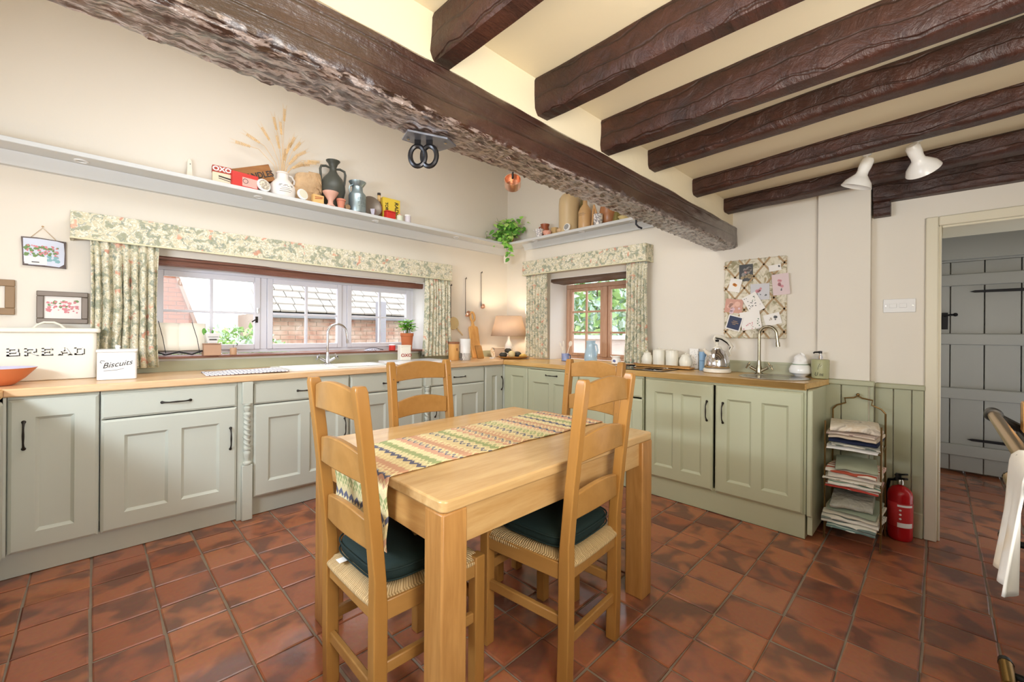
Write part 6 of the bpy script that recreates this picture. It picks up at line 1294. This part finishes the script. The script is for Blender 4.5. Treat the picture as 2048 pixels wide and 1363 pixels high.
# spotlights: head points down its local -z
SW = plain('white_spot_enamel', 'ece9e4', .25)
def spot(lb, base, piv, aim, k=1.0):
    t = thing('ceiling_spotlight', lb, 'spotlight', base, 0, 'white spotlights on the low ceiling')
    b, p = Vector(base), Vector(piv) - Vector(base)
    MB().lathe([(.020, .0), (.020, -.008), (.010, -.012), (.0001, -.012)], 18).build('ceiling_rose', SW, t)
    MB().tube([(0, 0, -.008), tuple(p * .6 + Vector((0, 0, -.012))), tuple(p)], .006, 8).build('arm', SW, t)
    M = Matrix.Translation(p) @ Vector((0, 0, -1)).rotation_difference(Vector(aim).normalized()).to_matrix().to_4x4()
    h = MB().lathe([(.0001, .040), (.022, .036), (.029, .022), (.029, -.010), (.026, -.035), (.028, -.052), (.045, -.072), (.062, -.092), (.072, -.118), (.070, -.118), (.058, -.092), (.040, -.074), (.024, -.055), (.0001, -.05)], 36).xf(M).build('shade', SW, t)
    MB().ball((0, 0, -.078), (.026, .026, .030), 14, 10).xf(M).build('lamp_bulb', plain('pearl_bulb', 'f4efe4', .3), h)
spot('white spotlight on the ceiling beside the pillar, pointing nearly straight down', (3.03, .277, 2.2145), (3.015, .280, 2.15), (.04, .38, -1))
spot('white spotlight on the ceiling above the doorway, tilted outwards', (2.985, .073, 2.2145), (2.955, .085, 2.15), (.80, -.34, -.9))

# ---------------------------------------------------------------- newspaper rack and extinguisher
t = thing('brass_rack', 'three-tier brass wire rack full of folded cloths and papers', 'rack', (3.24, .345, 0)); AB = plain('aged_brass', '8c6f45', .35, .9)
m = MB()
y0, y1, xf_, xb_ = -.130, .125, -.125, .155
for y in (y0, y1):
    m = MB().tube([(xf_, y, .004), (xf_, y, .03), (xf_ + .015, y, .10), (xf_ + .01, y, .40), (xf_ + .015, y, .70)], .005, 8); m.build('front_leg', AB, t)
    MB().tube([(xb_, y, .004), (xb_, y, .74)], .005, 8).build('back_leg', AB, t)
    for z in (.105, .325, .545): MB().tube([(xf_ + .01, y, z), (xb_, y, z)], .0035, 6).build('side_rail', AB, t)
MB().tube([(xb_, y1, .74), (xb_, y1 - .02, .765), (xb_, y1 - .065, .785), (xb_, y1 - .06, .815), (xb_, .02, .822), (xb_, 0, .835), (xb_, -.02, .822), (xb_, y0 + .06, .815), (xb_, y0 + .065, .785), (xb_, y0 + .02, .765), (xb_, y0, .74)], .0048, 8).build('crest', AB, t)
MB().ball((xb_, 0, .842), .010, 10, 8).build('finial', AB, t)
for z in (.105, .325, .545):
    m = MB().tube([(xf_ + .01, y0, z), (xf_ + .01, y1, z)], .0035, 6).tube([(xb_, y0, z), (xb_, y1, z)], .0035, 6)
    for k in range(5): m.tube([(xf_ + .01, y0 + (y1 - y0) * (k + 1) / 6, z), (xb_, y0 + (y1 - y0) * (k + 1) / 6, z)], .0025, 5)
    m.build('tier', AB, t)
FR = random.Random(44)
def folded(lb, z, h, mat, w=.215, d=.25, cx_=3.235, cy_=.342, seed=0, name='folded_cloth', cat='cloth', droop=.0, hemmat=None, over=.0):
    def f(u, v):
        a = v * 2 * pi; X = (u - .5); sq = lambda c_, e: math.copysign(abs(c_) ** e, c_)
        x = cx_ + d / 2 * sq(cos(a), .35); zz = z + h / 2 + h / 2 * sq(sin(a), .7)
        y = cy_ + X * w + .004 * noise.noise((v * 5, seed, u * 3)); fr = max(0, (cx_ - x) / (d / 2))
        zz += .006 * noise.noise((u * 3.5, x * 9, seed)) - droop * fr ** 2 * .5 - .0035 * (abs(X) * 2) ** 3
        x -= over * fr * (.6 + .4 * noise.noise((u * 3, seed * 2, 0)))
        if u in (0, 1): x = cx_ + (x - cx_) * .99
        return (x, y, zz)
    m = MB().grid(f, 18, 36); m.xf(Matrix.Translation((cx_, cy_, 0)) @ Matrix.Rotation(R_(FR.uniform(-7, 7)), 4, 'Z') @ Matrix.Translation((-cx_, -cy_ + FR.uniform(-.008, .008), 0)))
    k = 0; m.f.append(tuple(range(0, 36))[::-1]); m.f.append(tuple(range(18 * 37, 18 * 37 + 36)))
    o = m.build(name, mat, ang=60); tag(o, lb, cat, 'folded things on the brass rack'); return o
stack = [('topmost cream patterned cloth crumpled on the rack', .052, picture('cream_print_cloth', ['e6d9c4', 'd9c8ae', 'e9dfcf', 'a39482'], 14), .23, 0, .0), ('beige folded cloth second from the top of the rack', .020, plain('beige_cloth', 'd3c2ac', .9, bump=.3), .22, 0, .0)]
TC = lambda a, b, s_=26, th=.12: cloth_print('tea_towel_' + a, a, b, s_, th)
z = .550
for lb, h, mt, w_ in (('white linen cloth at the bottom of the top tier', .018, PAPER, .235), ('grey edged folded cloth on the top tier under the navy one', .020, TC('cfcabc', '6a7268'), .22), ('navy blue folded cloth on the top tier', .024, NAVY, .22), ('beige folded cloth on the navy one', .022, plain('beige_cloth', 'd3c2ac', .9, bump=.3), .22), ('mauve striped cloth near the top of the rack', .018, TC('d8c8b8', '8a6a68', 30), .225), ('topmost cream patterned cloth crumpled on the rack', .040, picture('cream_print_cloth', ['e6d9c4', 'd9c8ae', 'e9dfcf', 'a39482'], 14), .225)):
    folded(lb, z, h * .94, mt, w_, seed=z * 50, droop=.02); z += h + .0005
z = .330
for lb, h, mt, w_ in (('red bordered tea towel at the bottom of the middle tier', .018, TC('b8463a', 'e6ddd0', 12, .5), .24), ('white tea towel with green and red marks on the middle tier', .022, TC('e6e0d4', '5f8f72', 11, .15), .235), ('cream folded tea towel third up on the middle tier', .022, TC('e9e2d2', 'b9ad98'), .235), ('off-white folded tea towel fourth up on the middle tier', .020, plain('off_white_towel', 'ddd5c6', .9, bump=.3), .24), ('white tea towel with an orange-red border on the middle tier', .026, TC('e6dccb', 'b5533a', 8, .3), .235), ('sage grey folded towel on top of the middle tier', .030, plain('sage_grey_towel', 'a3a78e', .9, bump=.3), .19)):
    folded(lb, z, h * .94, mt, w_, seed=z * 70, droop=.03, over=.02); z += h + .0005
z = .110
for lb, h, mt, w_ in (('teal striped towel lowest of all on the rack', .016, TC('6f8a84', 'c8cfc4', 18, .3), .22), ('thick white striped towel drooping off the bottom tier', .026, TC('e6e2d2', '6f7f78', 9, .12), .25), ('white and grey lined towel second on the bottom tier', .026, TC('e9e4d6', '7f8a80', 9, .12), .255), ('cream towel rolled over at the front of the bottom tier', .024, plain('cream_towel', 'd9d2bd', .9, bump=.3), .25), ('grey-green folded towel on the bottom tier', .022, plain('grey_green_towel', '929c86', .9, bump=.3), .225), ('crumpled clear plastic bag on top of the bottom tier', .045, plain('crinkled_grey_plastic', 'a8a698', .25, bump=.8, bs=25, bd=.02), .19)):
    folded(lb, z, h * .94, mt, w_, seed=z * 90, droop=.05, over=.045); z += h + .0005
t = thing('fire_extinguisher', 'red fire extinguisher with black nozzle by the doorway', 'fire extinguisher', (3.435, .150, .0))
MB().lathe([(.050, .002), (.056, .008), (.058, .03), (.058, .265), (.053, .288), (.035, .308), (.018, .316), (.0001, .325)], 36).build('cylinder', REDX, t)
MB().lathe([(.0586, .085), (.0586, .225)], 36, caps=(False, False)).build('label_wrap', plain('extinguisher_label_red', 'c03030', .4), t)
def lab_patch(z0, z1, mat, a0=-3.75, a1=-2.55, nm='label'):
    MB().grid(lambda u, v: (.0592 * cos(a0 + (a1 - a0) * u), .0592 * sin(a0 + (a1 - a0) * u), z0 + (z1 - z0) * v), 10, 1).build(nm, mat, t)
lab_patch(.205, .217, PAPER, -3.3, -2.0); lab_patch(.085, .112, PAPER, -3.3, -2.0)
for z_ in (.185, .160, .135): MB().ball((-.0590, -.004, z_), (.002, .006, .006), 8, 6).build('pictogram', PAPER, t)
v = MB().lathe([(.016, .325), (.016, .345), (.012, .355), (.0001, .356)], 16).build('valve', STEEL, t)
MB().bar((.02, .02, .350), (-.045, -.03, .372), .020, .012).bar((.02, .02, .372), (-.040, -.03, .398), .020, .010).box(-.01, .022, -.006, .022, .345, .385).build('lever', BLACK, v, bevel=.003)
MB().tube([(0, .02, .35), (.03, .05, .335), (.045, .06, .28), (.04, .062, .16)], .009, 8).build('hose', BLACK, t)

# ---------------------------------------------------------------- range cooker at the picture border
t = thing('range_cooker', 'dark green range cooker with brass rail at the picture border', 'cooker', (1.28, -.56, 0)); GREEN = plain('dark_green_enamel', '12261e', .12)
MB().box(-.72, .745, -.30, .335, .10, .90).build('body', GREEN, t, bevel=.012, seg=3)
MB().box(-.70, .68, -.28, .30, 0.001, .10).build('plinth', BLACK, t, bevel=.004)
tp = MB().box(-.73, .765, -.31, .385, .90, .928).build('hotplate_top', BLACKI, t, bevel=.008)
for x in (-.35, .25): MB().lathe([(.19, .925), (.19, .95), (.17, .965), (.0001, .970)], 36, (x, .02, 0)).build('hotplate_lid', CHROME, t)
MB().tube([(-.70, .432, .965), (.78, .432, .965)], .0145, 14).build('towel_rail', BRASS, t)
for x in (-.66, .02, .748): MB().lathe([(.019, -.016), (.022, 0), (.019, .016)], 16).xf(Matrix.Translation((x, .432, .965)) @ Matrix.Rotation(pi / 2, 4, 'Y')).tube([(x, .432, .965), (x, .37, .925)], .013, 8).build('rail_bracket', BLACK, t)
MB().lathe([(.0001, -.02), (.017, -.018), (.019, 0), (.017, .014)], 16).xf(Matrix.Translation((.79, .432, .965)) @ Matrix.Rotation(-pi / 2, 4, 'Y')).build('rail_cap', BLACK, t)
for z_, x_ in ((.800, .63), (.594, .735), (.205, .72)):
    MB().tube([(x_ - .12, .405, z_), (x_, .405, z_)], .017, 12).build('door_handle', BRASS, t); MB().lathe([(.018, 0), (.016, .022), (.0001, .026)], 14).xf(Matrix.Translation((x_, .405, z_)) @ Matrix.Rotation(pi / 2, 4, 'Y')).build('handle_cap', BLACK, t); MB().tube([(x_ - .05, .405, z_), (x_ - .05, .335, z_)], .010, 8).build('handle_mount', BLACK, t)
for a, b, c_, d in ((-.68, -.02, .16, .50), (-.68, -.02, .53, .86), (.02, .66, .16, .50), (.02, .66, .53, .86)): MB().box(a, b, .335, .355, c_, d).build('oven_door', GREEN, t, bevel=.01, seg=3)
def hang(u, v):
    L = v * .68; x = 1.235 + (u - .5) * (.17 + .03 * v)
    if L < .42: y, z = -.148, .98 - (.42 - L)
    elif L < .47: a = (L - .42) / .05 * pi; y, z = -.128 - .0195 * cos(a), .968 + .018 * sin(a)
    else: y, z = -.1075 + .020 * (L - .47) / .29, .968 - (L - .47)
    y += (.014 * sin(u * 17 + v * 2) * min(1, max(0, L - .5) * 4)) + .004 * sin(u * 17)* (L < .42)
    return (x, max(y, -.14) if L >= .42 else -.150, z)
o = MB().grid(hang, 36, 60).build('hanging_towel', picture('tea_stained_white_towel', ['eae6e0', 'efece6', 'e6e2dc', 'd9be8c'], 3.2), ang=180, solid=.004); tag(o, 'white towel with a tan pattern hanging over the cooker rail', 'towel')
t = thing('wooden_spoon_rest', 'short wooden block standing on the range cooker', 'block', (1.97, -.20, .929)); MB().box(-.03, .03, -.02, .02, 0, .09).build('block', BAM, t, bevel=.004)
t = thing('black_frying_pan', 'black pan with its handle over the range cooker rail', 'pan', (1.60, -.38, .929)); MB().lathe([(.10, 0), (.125, .045), (.121, .045), (.097, .004), (.0001, .004)], 32).build('pan', BLACKI, t); MB().tube([(.09, .06, .035), (.20, .15, .05)], [.010, .012], 8).build('handle', BLACK, t)
